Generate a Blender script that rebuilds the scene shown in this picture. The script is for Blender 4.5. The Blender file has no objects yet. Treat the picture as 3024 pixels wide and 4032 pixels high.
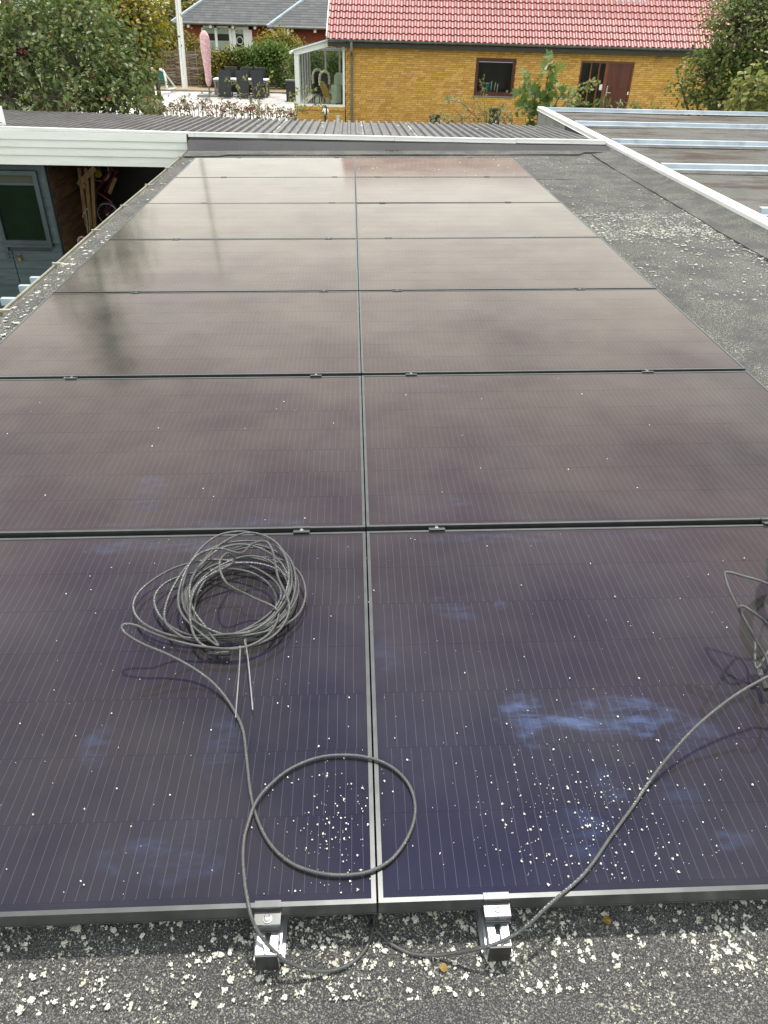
import bpy, bmesh, math, random
import numpy as np
from mathutils import Vector, Matrix
rng = random.Random(7); nr = np.random.RandomState(7)
scene = bpy.context.scene
C = scene.collection
R = math.radians; PI = math.pi
# ---------------------------------------------------------------- camera
CAM = Vector((-0.044718, -0.683218, 1.322871))
AX = ((0.9990069, -0.0382716, 0.0228160), (-0.0028470, -0.5658512, -0.8245025), (0.0444655, 0.8236187, -0.5653982))
FPX = 2874.2
cd = bpy.data.cameras.new('camera'); cam = bpy.data.objects.new('camera', cd); C.objects.link(cam)
cd.sensor_fit = 'VERTICAL'; cd.sensor_height = 36; cd.sensor_width = 27; cd.lens = FPX / 4032 * 36
cd.clip_start = 0.02; cd.clip_end = 2000
m = Matrix.Identity(4)
for i in range(3):
    m[i][0] = AX[0][i]; m[i][1] = -AX[1][i]; m[i][2] = -AX[2][i]; m[i][3] = CAM[i]
cam.matrix_world = m
scene.camera = cam
# ---------------------------------------------------------------- world, sun, exposure
SUN_EL, SUN_AZ = 73, 16           # the sun stands ahead of the camera, to the right
w = bpy.data.worlds.new('World'); scene.world = w; w.use_nodes = True
nt = w.node_tree; nt.nodes.clear()
def N(t, **k):
    n = nt.nodes.new(t)
    for a, b in k.items(): setattr(n, a, b)
    return n
sky = N('ShaderNodeTexSky', sky_type='NISHITA', sun_disc=False, sun_elevation=R(SUN_EL), sun_rotation=R(SUN_AZ))
sky.air_density = 1.0; sky.dust_density = 1.5
bg = N('ShaderNodeBackground'); bg.inputs[1].default_value = 0.09
nt.links.new(sky.outputs[0], bg.inputs[0])
tc = N('ShaderNodeTexCoord'); sx = N('ShaderNodeSeparateXYZ'); nt.links.new(tc.outputs['Generated'], sx.inputs[0])
ad = N('ShaderNodeMath', operation='ADD'); ad.inputs[1].default_value = 0.22; nt.links.new(sx.outputs[2], ad.inputs[0])
mx = N('ShaderNodeMath', operation='MAXIMUM'); mx.inputs[1].default_value = 0.05; nt.links.new(ad.outputs[0], mx.inputs[0])
dx = N('ShaderNodeMath', operation='DIVIDE'); nt.links.new(sx.outputs[0], dx.inputs[0]); nt.links.new(mx.outputs[0], dx.inputs[1])
dy = N('ShaderNodeMath', operation='DIVIDE'); nt.links.new(sx.outputs[1], dy.inputs[0]); nt.links.new(mx.outputs[0], dy.inputs[1])
cb = N('ShaderNodeCombineXYZ'); nt.links.new(dx.outputs[0], cb.inputs[0]); nt.links.new(dy.outputs[0], cb.inputs[1])
cn = N('ShaderNodeTexNoise'); cn.inputs['Scale'].default_value = 1.2; cn.inputs['Detail'].default_value = 4; cn.inputs['Roughness'].default_value = 0.55
nt.links.new(cb.outputs[0], cn.inputs['Vector'])
cr = N('ShaderNodeMapRange', interpolation_type='SMOOTHSTEP'); cr.inputs[1].default_value = 0.30; cr.inputs[2].default_value = 0.56
cz = N('ShaderNodeMath', operation='MULTIPLY_ADD'); cz.inputs[1].default_value = -0.34; cz.inputs[2].default_value = 0.20       # cover closes up towards the horizon, as broken cloud does
nt.links.new(sx.outputs[2], cz.inputs[0])
cs = N('ShaderNodeMath', operation='ADD'); nt.links.new(cn.outputs[0], cs.inputs[0]); nt.links.new(cz.outputs[0], cs.inputs[1])
nt.links.new(cs.outputs[0], cr.inputs[0])
cc = N('ShaderNodeMapRange'); cc.inputs[1].default_value = 0.3; cc.inputs[2].default_value = 0.8; cc.inputs[3].default_value = 1.0; cc.inputs[4].default_value = 1.35
nt.links.new(cn.outputs[0], cc.inputs[0])
cl = N('ShaderNodeBackground'); cl.inputs[0].default_value = (0.965, 1.0, 0.965, 1)
nt.links.new(cc.outputs[0], cl.inputs[1])
ms = N('ShaderNodeMixShader'); nt.links.new(cr.outputs[0], ms.inputs[0]); nt.links.new(bg.outputs[0], ms.inputs[1]); nt.links.new(cl.outputs[0], ms.inputs[2])
wo = N('ShaderNodeOutputWorld'); nt.links.new(ms.outputs[0], wo.inputs[0])
sd = bpy.data.lights.new('sun', 'SUN'); sd.energy = 2.8; sd.angle = R(3.0); sd.color = (1, 0.95, 0.87)
so = bpy.data.objects.new('sun', sd); C.objects.link(so)
sdir = Vector((math.sin(R(SUN_AZ)) * math.cos(R(SUN_EL)), math.cos(R(SUN_AZ)) * math.cos(R(SUN_EL)), math.sin(R(SUN_EL))))
so.rotation_euler = sdir.to_track_quat('Z', 'Y').to_euler(); so.location = (0, 0, 30)
vs = scene.view_settings
vs.view_transform = 'Standard'; vs.look = 'None'; vs.gamma = 1; vs.use_curve_mapping = False; vs.exposure = 0.70
# ---------------------------------------------------------------- helpers: frames
T = 0.018                                   # the flat roof falls 1 in 55 to the gutter on its left
RX = Matrix.Rotation(-T, 4, 'Y')
def rw(x, y, z): return RX @ Vector((x, y, z))        # roof frame to world
def ray(px, py):
    a = ((px * 1.82278 - 1512) / FPX, (py * 1.82278 - 2016) / FPX, 1)
    return Vector([AX[0][i] * a[0] + AX[1][i] * a[1] + AX[2][i] * a[2] for i in range(3)])
def at(px, py, Y):
    v = ray(px, py); return CAM + v * ((Y - CAM.y) / v.y)
def atx(px, py, X):
    v = ray(px, py); return CAM + v * ((X - CAM.x) / v.x)
def pan(px, py, h):                          # a point h above the panel plane, roof frame
    v = RX.inverted() @ ray(px, py); c = RX.inverted() @ CAM
    return c + v * ((h - c.z) / v.z)
ORG = {}
def tag(o, label=None, cat=None, group=None, kind=None):
    if label: o['label'] = label
    if cat: o['category'] = cat
    if group: o['group'] = group
    if kind: o['kind'] = kind
    return o
def thing(name, label, cat, loc=(0, 0, 0), group=None, roof=False, rz=0, kind=None):
    o = bpy.data.objects.new(name, None); C.objects.link(o); o.empty_display_size = 0.1
    loc = Vector(loc)
    if roof: o.location = RX @ loc; o.rotation_euler = (0, -T, 0)
    else: o.location = loc; o.rotation_euler = (0, 0, rz)
    tag(o, label, cat, group, kind); ORG[o.name] = loc
    return o
class MB:
    def __init__(s): s.v = []; s.f = []; s.m = []; s.a = []
    def add(s, v, f, mi=0):
        b = len(s.v); s.v += [tuple(p) for p in v]; s.f += [tuple(i + b for i in q) for q in f]; s.m += [mi] * len(f); return s
    def box(s, a, b, mi=0, rot=None, piv=None):
        x0, y0, z0 = a; x1, y1, z1 = b
        v = [Vector(p) for p in ((x0, y0, z0), (x1, y0, z0), (x1, y1, z0), (x0, y1, z0), (x0, y0, z1), (x1, y0, z1), (x1, y1, z1), (x0, y1, z1))]
        if rot is not None:
            piv = Vector(piv) if piv else sum(v, Vector()) / 8
            v = [rot @ (p - piv) + piv for p in v]
        return s.add(v, [(0, 3, 2, 1), (4, 5, 6, 7), (0, 1, 5, 4), (1, 2, 6, 5), (2, 3, 7, 6), (3, 0, 4, 7)], mi)
    def bar(s, p, q, wd, ht, up=(0, 0, 1), mi=0):
        p = Vector(p); q = Vector(q); d = (q - p).normalized(); u = Vector(up); sd_ = d.cross(u)
        if sd_.length < 1e-5: sd_ = d.cross(Vector((1, 0, 0)))
        sd_.normalize(); u = sd_.cross(d)
        v = [e + sd_ * a * wd / 2 + u * b * ht / 2 for e in (p, q) for a, b in ((-1, -1), (1, -1), (1, 1), (-1, 1))]
        return s.add(v, [(3, 2, 1, 0), (4, 5, 6, 7), (0, 1, 5, 4), (1, 2, 6, 5), (2, 3, 7, 6), (3, 0, 4, 7)], mi)
    def tube(s, path, r, seg=8, mi=0, closed=False, caps=True):
        P = [Vector(p) for p in path]; n = len(P); rs = r if isinstance(r, (list, tuple)) else [r] * n
        up = None; rings = []
        for i in range(n):
            d = (P[(i + 1) % n] - P[i - 1]) if closed else (P[min(i + 1, n - 1)] - P[max(i - 1, 0)])
            d = d.normalized() if d.length > 1e-9 else Vector((0, 0, 1))
            if up is None:
                up = Vector((0, 0, 1)) if abs(d.z) < 0.9 else Vector((1, 0, 0))
            up = (up - d * up.dot(d)); up = up.normalized() if up.length > 1e-6 else d.orthogonal().normalized()
            sd_ = d.cross(up)
            rings.append([P[i] + (sd_ * math.cos(2 * PI * k / seg) + up * math.sin(2 * PI * k / seg)) * rs[i] for k in range(seg)])
        v = [p for g in rings for p in g]; f = []
        for i in range(n if closed else n - 1):
            j = (i + 1) % n
            for k in range(seg):
                f.append((i * seg + k, i * seg + (k + 1) % seg, j * seg + (k + 1) % seg, j * seg + k))
        if caps and not closed:
            f.append(tuple(range(seg))[::-1]); f.append(tuple((n - 1) * seg + k for k in range(seg)))
        return s.add(v, f, mi)
    def lathe(s, prof, c, seg=16, mi=0):
        c = Vector(c); v = []; f = []
        for r, z in prof:
            for k in range(seg): v.append(c + Vector((r * math.cos(2 * PI * k / seg), r * math.sin(2 * PI * k / seg), z)))
        for i in range(len(prof) - 1):
            for k in range(seg): f.append((i * seg + k, i * seg + (k + 1) % seg, (i + 1) * seg + (k + 1) % seg, (i + 1) * seg + k))
        f.append(tuple(range(seg))[::-1]); f.append(tuple((len(prof) - 1) * seg + k for k in range(seg)))
        return s.add(v, f, mi)
    def ball(s, c, r, seg=8, mi=0):
        r = Vector((r, r, r)) if not hasattr(r, '__len__') else Vector(r)
        c = Vector(c); n = seg // 2; v = []; f = []
        for i in range(n + 1):
            a = PI * i / n
            for k in range(seg):
                b = 2 * PI * k / seg
                v.append(c + Vector((r.x * math.sin(a) * math.cos(b), r.y * math.sin(a) * math.sin(b), r.z * math.cos(a))))
        for i in range(n):
            for k in range(seg): f.append((i * seg + k, (i + 1) * seg + k, (i + 1) * seg + (k + 1) % seg, i * seg + (k + 1) % seg))
        return s.add(v, f, mi)
    def prism(s, poly, axis, a, b, mi=0):     # poly in the two other axes, extruded along axis
        def P(u, v, t): return {'x': (t, u, v), 'y': (u, t, v), 'z': (u, v, t)}[axis]
        n = len(poly); v = [P(u, w_, a) for u, w_ in poly] + [P(u, w_, b) for u, w_ in poly]
        f = [tuple(range(n)), tuple(range(2 * n - 1, n - 1, -1))] + [(i, i + n, (i + 1) % n + n, (i + 1) % n) for i in range(n)]
        return s.add(v, f, mi)
    def mesh(s, name, mats, org=(0, 0, 0), smooth=False, fix=True):
        org = Vector(org); me = bpy.data.meshes.new(name)
        me.from_pydata([tuple(Vector(p) - org) for p in s.v], [], s.f)
        for mt in (mats if isinstance(mats, (list, tuple)) else [mats]): me.materials.append(mt)
        if any(s.m): me.polygons.foreach_set('material_index', s.m)
        if fix and len(s.f) < 60000:
            b = bmesh.new(); b.from_mesh(me); bmesh.ops.recalc_face_normals(b, faces=b.faces); b.to_mesh(me); b.free()
        if smooth: me.shade_smooth(); 
        if smooth == 'auto':
            try: me.set_sharp_from_angle(angle=R(35))
            except Exception: pass
        me.update(); return me
    def build(s, name, mats, parent=None, smooth=False, org=None, roof=False, fix=True):
        if parent is not None:
            me = s.mesh(name, mats, ORG[parent.name] if org is None else org, smooth, fix)
            o = bpy.data.objects.new(name, me); C.objects.link(o); o.parent = parent
            ORG[o.name] = ORG[parent.name] if org is None else Vector(org)
            return o
        org = Vector(org) if org is not None else Vector((0, 0, 0))
        me = s.mesh(name, mats, org, smooth, fix); o = bpy.data.objects.new(name, me); C.objects.link(o)
        if roof: o.location = RX @ org; o.rotation_euler = (0, -T, 0)
        else: o.location = org
        ORG[o.name] = org
        return o
def inst(name, me, parent, loc, rot=(0, 0, 0), scale=None):          # a part that shares its mesh, loc in the thing's coordinates
    o = bpy.data.objects.new(name, me); C.objects.link(o); o.parent = parent
    o.location = Vector(loc) - ORG[parent.name]; o.rotation_euler = rot
    if scale: o.scale = scale
    return o
def catmull(pts, n=8, closed=False):
    P = [Vector(p) for p in pts]; out = []; L = len(P)
    for i in range(L if closed else L - 1):
        p0 = P[(i - 1) % L] if closed or i > 0 else P[0] * 2 - P[1]; p1 = P[i]; p2 = P[(i + 1) % L]
        p3 = P[(i + 2) % L] if closed or i + 2 < L else P[-1] * 2 - P[-2]
        for k in range(n):
            t = k / n
            out.append(0.5 * ((2 * p1) + (p2 - p0) * t + (2 * p0 - 5 * p1 + 4 * p2 - p3) * t * t + (3 * p1 - p0 - 3 * p2 + p3) * t ** 3))
    if not closed: out.append(P[-1])
    return out
# ---------------------------------------------------------------- materials
class NB:                                     # node builder
    def __init__(s, name):
        s.mat = bpy.data.materials.new(name); s.mat.use_nodes = True; s.t = s.mat.node_tree
        s.b = s.t.nodes['Principled BSDF']; s.out = s.t.nodes['Material Output']
    def n(s, t, ins=None, **k):
        n = s.t.nodes.new(t)
        for a, b in k.items(): setattr(n, a, b)
        for a, b in (ins or {}).items():
            if hasattr(b, 'links') or isinstance(b, bpy.types.NodeSocket): s.t.links.new(b, n.inputs[a])
            else: n.inputs[a].default_value = b
        return n
    def l(s, a, b): s.t.links.new(a, b)
    def math(s, op, a, b=0.0, c=None):
        d = {0: a, 1: b}
        if c is not None: d[2] = c
        return s.n('ShaderNodeMath', d, operation=op).outputs[0]
    def coord(s, kind='Object', scale=(1, 1, 1)):
        t = s.n('ShaderNodeTexCoord').outputs[kind] if kind != 'World' else s.n('ShaderNodeNewGeometry').outputs['Position']
        if scale == (1, 1, 1): return t
        return s.n('ShaderNodeMapping', {'Vector': t, 'Scale': scale}).outputs[0]
    def noise(s, vec, scale, detail=4, rough=0.55):
        return s.n('ShaderNodeTexNoise', {'Vector': vec, 'Scale': scale, 'Detail': detail, 'Roughness': rough}).outputs[0]
    def ss(s, x, a, b, lo=0.0, hi=1.0):
        return s.n('ShaderNodeMapRange', {0: x, 1: a, 2: b, 3: lo, 4: hi}, interpolation_type='SMOOTHSTEP').outputs[0]
    def mix(s, f, a, b):
        a = a if not isinstance(a, tuple) else (*a, 1)[:4]; b = b if not isinstance(b, tuple) else (*b, 1)[:4]
        return s.n('ShaderNodeMix', {0: f, 6: a, 7: b}, data_type='RGBA').outputs[2]
    def ramp(s, f, stops):
        n = s.n('ShaderNodeValToRGB', {0: f}); e = n.color_ramp.elements
        while len(e) < len(stops): e.new(0.5)
        for i, (p, c) in enumerate(stops): e[i].position = p; e[i].color = (*c, 1)
        return n.outputs[0]
    def bump(s, h, strength=0.3, dist=0.01):
        s.l(s.n('ShaderNodeBump', {'Height': h, 'Strength': strength, 'Distance': dist}).outputs[0], s.b.inputs['Normal'])
    def rnd(s):                               # random per piece: attribute on joined pieces plus object random
        a = s.n('ShaderNodeAttribute', attribute_name='rnd').outputs['Fac']; b = s.n('ShaderNodeObjectInfo').outputs['Random']
        return s.math('FRACT', s.math('ADD', a, b))
    def set(s, **k):
        for a, v in k.items():
            i = s.b.inputs[a.replace('_', ' ')]
            if isinstance(v, bpy.types.NodeSocket): s.l(v, i)
            else: i.default_value = (*v, 1) if isinstance(v, tuple) and len(v) == 3 else v
        return s
def simple(name, c1, c2=None, scale=4, rough=0.6, metal=0.0, bump=0.0, bscale=60, spec=0.5, kind='World', st=(1, 1, 1), piece=0.0, dirt=None):
    b = NB(name); c2 = c2 or tuple(x * 0.75 for x in c1)
    v = b.coord(kind, st); col = b.mix(b.ss(b.noise(v, scale, 5), 0.35, 0.65), c1, c2)
    if piece: col = b.n('ShaderNodeHueSaturation', {'Value': b.math('MULTIPLY_ADD', b.rnd(), piece, 1 - piece / 2), 'Color': col}).outputs[0]
    if dirt: col = b.mix(b.ss(b.noise(v, scale * 0.37, 6, 0.7), 0.52, 0.7), col, dirt)
    b.set(Base_Color=col, Roughness=rough, Metallic=metal, Specular_IOR_Level=spec)
    if bump: b.bump(b.noise(v, bscale, 3), bump)
    return b.mat
def rough_var(name, *a, **k): return simple(name, *a, **k)
M = {}
M['frame'] = simple('black_anodised', (0.115, 0.12, 0.12), (0.095, 0.10, 0.10), 20, 0.30, 0.7)
M['alu'] = simple('aluminium', (0.62, 0.64, 0.66), (0.50, 0.52, 0.54), 30, 0.45, 1.0)
M['steel'] = simple('stainless_steel', (0.72, 0.71, 0.69), (0.6, 0.6, 0.58), 90, 0.18, 1.0)
M['galv'] = simple('galvanised_steel', (0.46, 0.52, 0.57), (0.37, 0.43, 0.49), 3, 0.45, 0.5, st=(1, 1, 1), dirt=(0.27, 0.31, 0.36))
M['white'] = simple('white_paint', (0.80, 0.80, 0.77), (0.74, 0.74, 0.70), 2.0, 0.45, dirt=(0.52, 0.51, 0.45))
M['white_clean'] = simple('white_upvc', (0.88, 0.885, 0.87), (0.85, 0.855, 0.84), 2, 0.35)
M['clap'] = simple('pale_painted_boards', (0.72, 0.72, 0.675), (0.66, 0.67, 0.62), 2.2, 0.55, st=(1, 1, 9), bump=0.15, bscale=18, dirt=(0.60, 0.62, 0.55))
M['gutter'] = simple('old_plastic_gutter', (0.33, 0.32, 0.26), (0.25, 0.24, 0.19), 6, 0.45, dirt=(0.17, 0.17, 0.13))
M['black_plastic'] = simple('black_plastic', (0.018, 0.018, 0.019), (0.026, 0.026, 0.026), 40, 0.42)
M['dark_metal'] = simple('dark_grey_metal', (0.12, 0.125, 0.125), (0.09, 0.095, 0.095), 6, 0.4, 0.2)
M['corr'] = simple('weathered_corrugated_sheet', (0.115, 0.112, 0.112), (0.075, 0.073, 0.073), 2.5, 0.5, 0.0, dirt=(0.13, 0.13, 0.12), bump=0.1, bscale=40)
M['shed'] = simple('blue_grey_boards', (0.055, 0.085, 0.095), (0.038, 0.060, 0.068), 2.5, 0.55, st=(1, 1, 10), dirt=(0.09, 0.12, 0.13), bump=0.2, bscale=30, piece=0.25)
M['shed_dark'] = simple('dark_blue_grey_frame', (0.05, 0.072, 0.08), (0.035, 0.05, 0.058), 3, 0.4)
M['plank'] = simple('raw_brown_planks', (0.20, 0.105, 0.05), (0.10, 0.05, 0.024), 3.0, 0.7, st=(6, 1, 6), dirt=(0.05, 0.028, 0.015), piece=0.4, bump=0.2)
M['timber'] = simple('pale_timber', (0.42, 0.25, 0.12), (0.28, 0.16, 0.075), 6, 0.7, st=(4, 4, 1), bump=0.15)
M['palewhite'] = simple('pale_blue_sheet_metal', (0.44, 0.53, 0.59), (0.38, 0.46, 0.52), 1.5, 0.4, 0.1)
M['mortar'] = simple('mortar', (0.27, 0.20, 0.11), (0.21, 0.15, 0.085), 12, 0.9)
M['mahog'] = simple('red_brown_wood', (0.125, 0.030, 0.016), (0.075, 0.018, 0.010), 3, 0.35, st=(14, 14, 1), piece=0.3)
M['mahog2'] = simple('orange_brown_wood', (0.22, 0.065, 0.022), (0.15, 0.042, 0.016), 3, 0.4, st=(14, 14, 1))
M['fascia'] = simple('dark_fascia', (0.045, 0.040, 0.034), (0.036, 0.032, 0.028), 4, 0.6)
M['zinc'] = simple('zinc_gutter', (0.20, 0.20, 0.19), (0.15, 0.155, 0.145), 2, 0.45, 0.3)
M['brickred'] = None
M['rattan'] = simple('black_rattan', (0.016, 0.018, 0.021), (0.025, 0.027, 0.031), 90, 0.5, bump=0.4, bscale=120)
M['conc'] = simple('concrete', (0.30, 0.29, 0.27), (0.22, 0.215, 0.20), 3, 0.9)
M['soil'] = simple('gravel_ground', (0.36, 0.27, 0.16), (0.22, 0.165, 0.1), 14, 0.95)
M['bark'] = simple('bark', (0.085, 0.07, 0.052), (0.16, 0.135, 0.10), 18, 0.85, st=(1, 1, 0.3), bump=0.5)
M['twig'] = simple('brown_twig', (0.10, 0.055, 0.03), (0.17, 0.10, 0.06), 10, 0.8)
M['wattle'] = simple('grey_wattle', (0.40, 0.32, 0.235), (0.19, 0.145, 0.10), 3, 0.85, st=(0.5, 1, 14), piece=0.9)
M['berry'] = simple('red_berry', (0.36, 0.015, 0.022), (0.22, 0.01, 0.015), 30, 0.35)
M['cream'] = simple('sheepskin', (0.88, 0.82, 0.66), (0.78, 0.70, 0.52), 30, 0.9, bump=0.6, bscale=60)
M['wicker'] = simple('yellow_wicker', (0.56, 0.36, 0.10), (0.42, 0.26, 0.07), 30, 0.6)
M['cloth'] = simple('pale_green_cloth', (0.62, 0.70, 0.56), (0.55, 0.64, 0.49), 4, 0.8)
M['rim'] = simple('chrome_rim', (0.7, 0.7, 0.68), None, 5, 0.35, 0.3)
M['maroon'] = simple('maroon_paint', (0.30, 0.012, 0.04), (0.22, 0.01, 0.03), 5, 0.3)
M['yellow'] = simple('yellow_plastic', (0.65, 0.42, 0.03), None, 5, 0.4)
M['pink'] = simple('pink_plastic', (0.72, 0.45, 0.36), None, 5, 0.5)
M['pink2'] = simple('mauve_plastic', (0.55, 0.25, 0.36), None, 5, 0.5)
M['rope'] = simple('pale_hose', (0.55, 0.50, 0.36), None, 20, 0.6)
M['bluep'] = simple('blue_plastic', (0.02, 0.06, 0.30), None, 5, 0.4)
M['teal'] = simple('teal_ceramic', (0.02, 0.20, 0.22), None, 5, 0.3)
M['candle'] = simple('white_wax', (0.85, 0.86, 0.83), None, 5, 0.5)
M['brass'] = simple('brass', (0.45, 0.26, 0.10), (0.3, 0.17, 0.07), 30, 0.35, 0.9)
M['green_net'] = simple('green_net', (0.012, 0.16, 0.10), None, 20, 0.7)
M['room'] = simple('room_wall', (0.16, 0.15, 0.125), (0.12, 0.115, 0.1), 1, 0.9)
M['floor_in'] = simple('indoor_floor', (0.34, 0.32, 0.25), (0.30, 0.28, 0.22), 2, 0.5)
M['moss'] = simple('olive_moss', (0.10, 0.085, 0.025), (0.055, 0.05, 0.018), 60, 0.95, bump=0.8, bscale=150)
M['leaf_y'] = simple('yellow_dead_leaf', (0.26, 0.175, 0.03), (0.17, 0.10, 0.02), 60, 0.7)
M['leadfl'] = simple('lead_flashing', (0.16, 0.17, 0.18), None, 4, 0.5, 0.3)
def felt(name, c1, c2, speck, dirtc=None, dscale=0.8, lich=0.0):
    b = NB(name); v = b.coord('World')
    col = b.mix(b.ss(b.noise(v, 0.9, 5), 0.35, 0.68), c1, c2)
    g = b.noise(v, 420, 2, 0.7); col = b.mix(b.ss(g, 0.45, 0.72), col, speck)
    col = b.mix(b.ss(b.noise(v, 260, 2), 0.62, 0.40, 0, 0.75), col, tuple(x * 0.35 for x in c1))
    if dirtc: col = b.mix(b.ss(b.noise(b.coord('World', (0.35, 1, 1)), dscale, 7, 0.68), 0.48, 0.62), col, dirtc)
    if lich:
        sp = b.math('MULTIPLY', b.ss(b.noise(v, 170, 3, 0.6), 0.58, 0.63), b.ss(b.noise(v, 5, 4), 0.38, 0.6))
        col = b.mix(b.math('MULTIPLY', sp, lich), col, (0.55, 0.55, 0.42))
    b.set(Base_Color=col, Roughness=0.93, Specular_IOR_Level=0.25); b.bump(g, 0.7, 0.004)
    return b.mat
M['felt'] = felt('grey_mineral_felt', (0.078, 0.077, 0.077), (0.054, 0.0535, 0.054), (0.32, 0.32, 0.305), lich=0.8)
M['felt_dark'] = felt('dark_felt_upstand', (0.085, 0.085, 0.088), (0.06, 0.06, 0.063), (0.13, 0.13, 0.13))
M['felt_brown'] = felt('worn_brown_felt', (0.15, 0.148, 0.14), (0.11, 0.105, 0.10), (0.22, 0.22, 0.21), dirtc=(0.062, 0.045, 0.036), dscale=1.6, lich=0.4)
def lichen_mat():
    b = NB('lichen'); col = b.ramp(b.n('ShaderNodeAttribute', attribute_name='rnd').outputs['Fac'], [(0, (0.62, 0.62, 0.58)), (0.5, (0.52, 0.52, 0.47)), (0.85, (0.42, 0.42, 0.34)), (1, (0.70, 0.70, 0.67))])
    col = b.mix(b.ss(b.noise(b.coord('World'), 300, 3), 0.5, 0.7), col, (0.30, 0.31, 0.22)); b.set(Base_Color=col, Roughness=0.95, Specular_IOR_Level=0.1); return b.mat
M['lichen'] = lichen_mat()
M['crumb'] = simple('white_crumbs', (0.80, 0.80, 0.74), (0.66, 0.65, 0.55), 120, 0.9)
# solar glass: dark cells under textured glass, a sharp and a broad reflection, dust smears, some painting the blue cast along row edges
def smudges(b, pos):
    x = b.n('ShaderNodeSeparateXYZ', {0: pos})
    X, Y = x.outputs[0], x.outputs[1]
    nz = b.noise(pos, 9, 4, 0.6); n2 = b.n('ShaderNodeTexNoise', {'Vector': b.coord('World', (0.7, 2.3, 1)), 'Scale': 12.0, 'Detail': 6.0, 'Roughness': 0.66, 'Distortion': 0.5}).outputs[0]
    tot = None
    for cx, cy, rx_, ry_, s_ in SMUD:
        u = b.math('DIVIDE', b.math('SUBTRACT', X, cx), rx_ * 1.5); v = b.math('DIVIDE', b.math('SUBTRACT', Y, cy), ry_ * 1.5)
        d = b.math('ADD', b.math('MULTIPLY', u, u), b.math('MULTIPLY', v, v))
        d = b.math('ADD', d, b.math('MULTIPLY_ADD', nz, 3.4, -1.6))
        m_ = b.ss(d, 1.0, 0.0, 0, s_ if s_ > 0.75 else s_ * 0.5)
        tot = m_ if tot is None else b.math('MAXIMUM', tot, m_)
    return b.math('MULTIPLY', tot, b.ss(n2, 0.38, 0.66, 0.06, 1.0))
SMUD = [(0.36, 0.42, 0.045, 0.075, 0.9), (0.46, 0.40, 0.11, 0.026, 0.9), (0.57, 0.41, 0.10, 0.05, 0.8), (0.70, 0.34, 0.06, 0.05, 0.6), (0.49, 0.22, 0.03, 0.035, 0.6),
        (0.63, 0.20, 0.04, 0.05, 0.45), (0.40, 0.12, 0.05, 0.05, 0.6), (0.70, 0.10, 0.04, 0.02, 0.7), (-0.42, 0.10, 0.10, 0.04, 0.7), (-0.35, 0.14, 0.05, 0.05, 0.5),
        (-0.60, 0.36, 0.03, 0.05, 0.55), (-0.33, 0.36, 0.04, 0.07, 0.4), (0.24, 0.78, 0.05, 0.05, 0.55), (0.36, 0.80, 0.02, 0.02, 0.6), (-0.64, 1.09, 0.16, 0.03, 0.7),
        (0.42, 1.10, 0.20, 0.022, 0.5), (0.80, 1.09, 0.14, 0.02, 0.5), (-0.72, 1.38, 0.07, 0.09, 0.5), (-0.60, 1.19, 0.14, 0.025, 0.55), (-0.32, 1.20, 0.10, 0.03, 0.6),
        (0.30, 1.30, 0.04, 0.03, 0.45), (0.50, 1.20, 0.05, 0.02, 0.4), (0.05, 0.62, 0.03, 0.05, 0.4), (0.27, 2.2, 0.08, 0.04, 0.35), (-0.4, 2.36, 0.3, 0.02, 0.4)]
def solar(name, lines):
    b = NB(name); pos = b.coord('World')
    base = b.mix(b.ss(b.noise(pos, 1.6, 4), 0.35, 0.65), (0.0050, 0.0040, 0.0095), (0.0120, 0.0088, 0.0105))
    if lines:
        o = b.coord('Object'); x = b.n('ShaderNodeSeparateXYZ', {0: o})
        u = b.math('ADD', b.math('MULTIPLY', x.outputs[0], 1 / 0.0217), b.math('MULTIPLY', b.noise(pos, 12, 2), 0.16))
        u = b.math('ADD', u, b.math('MULTIPLY', b.n('ShaderNodeObjectInfo').outputs['Random'], 0.9))
        t = b.math('ABSOLUTE', b.math('SUBTRACT', b.math('FRACT', u), 0.5))
        ln = b.ss(t, 0.034, 0.014)
        base = b.mix(b.math('MULTIPLY', ln, 0.7), base, (0.075, 0.066, 0.085))
        h = b.math('FRACT', b.math('MULTIPLY', x.outputs[1], 1 / 0.0031)); base = b.mix(b.ss(h, 0.80, 0.9, 0, 0.25), base, (0.03, 0.028, 0.05))
    sm = smudges(b, pos)
    base = b.mix(b.math('MULTIPLY', sm, 0.55), base, (0.072, 0.115, 0.235))
    b.set(Base_Color=base, Roughness=b.math('MULTIPLY_ADD', sm, 0.25, 0.085), IOR=1.9, Specular_IOR_Level=0.5, Thin_Film_Thickness=118.0, Thin_Film_IOR=1.38, Coat_Weight=0.18, Coat_IOR=1.5, Coat_Roughness=b.math('MULTIPLY_ADD', sm, 0.25, 0.085))      # glass with a blue anti-reflection film
    g = b.noise(pos, 300, 2); b.bump(g, 0.006, 0.002)
    # pale haze film painted over the glass; grows with view slant, brightening the rows
    cosv = b.math('MAXIMUM', b.math('SUBTRACT', 1.0, b.n('ShaderNodeLayerWeight', {'Blend': 0.5}).outputs['Facing']), 0.06)
    tau = b.math('MULTIPLY', b.ss(b.noise(pos, 2.2, 6, 0.6), 0.25, 0.75, 0.5, 1.4), 0.032)
    fac = b.math('SUBTRACT', 1.0, b.math('EXPONENT', b.math('DIVIDE', b.math('MULTIPLY', tau, -1.0), cosv)))
    df = b.n('ShaderNodeBsdfDiffuse', {0: (0.47, 0.465, 0.375, 1)})
    mxs = b.n('ShaderNodeMixShader', {0: fac, 1: b.b.outputs[0], 2: df.outputs[0]}); b.l(mxs.outputs[0], b.out.inputs[0])
    return b.mat
M['cell'] = solar('solar_cells', True)
M['glass_margin'] = solar('solar_glass_margin', False)
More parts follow.
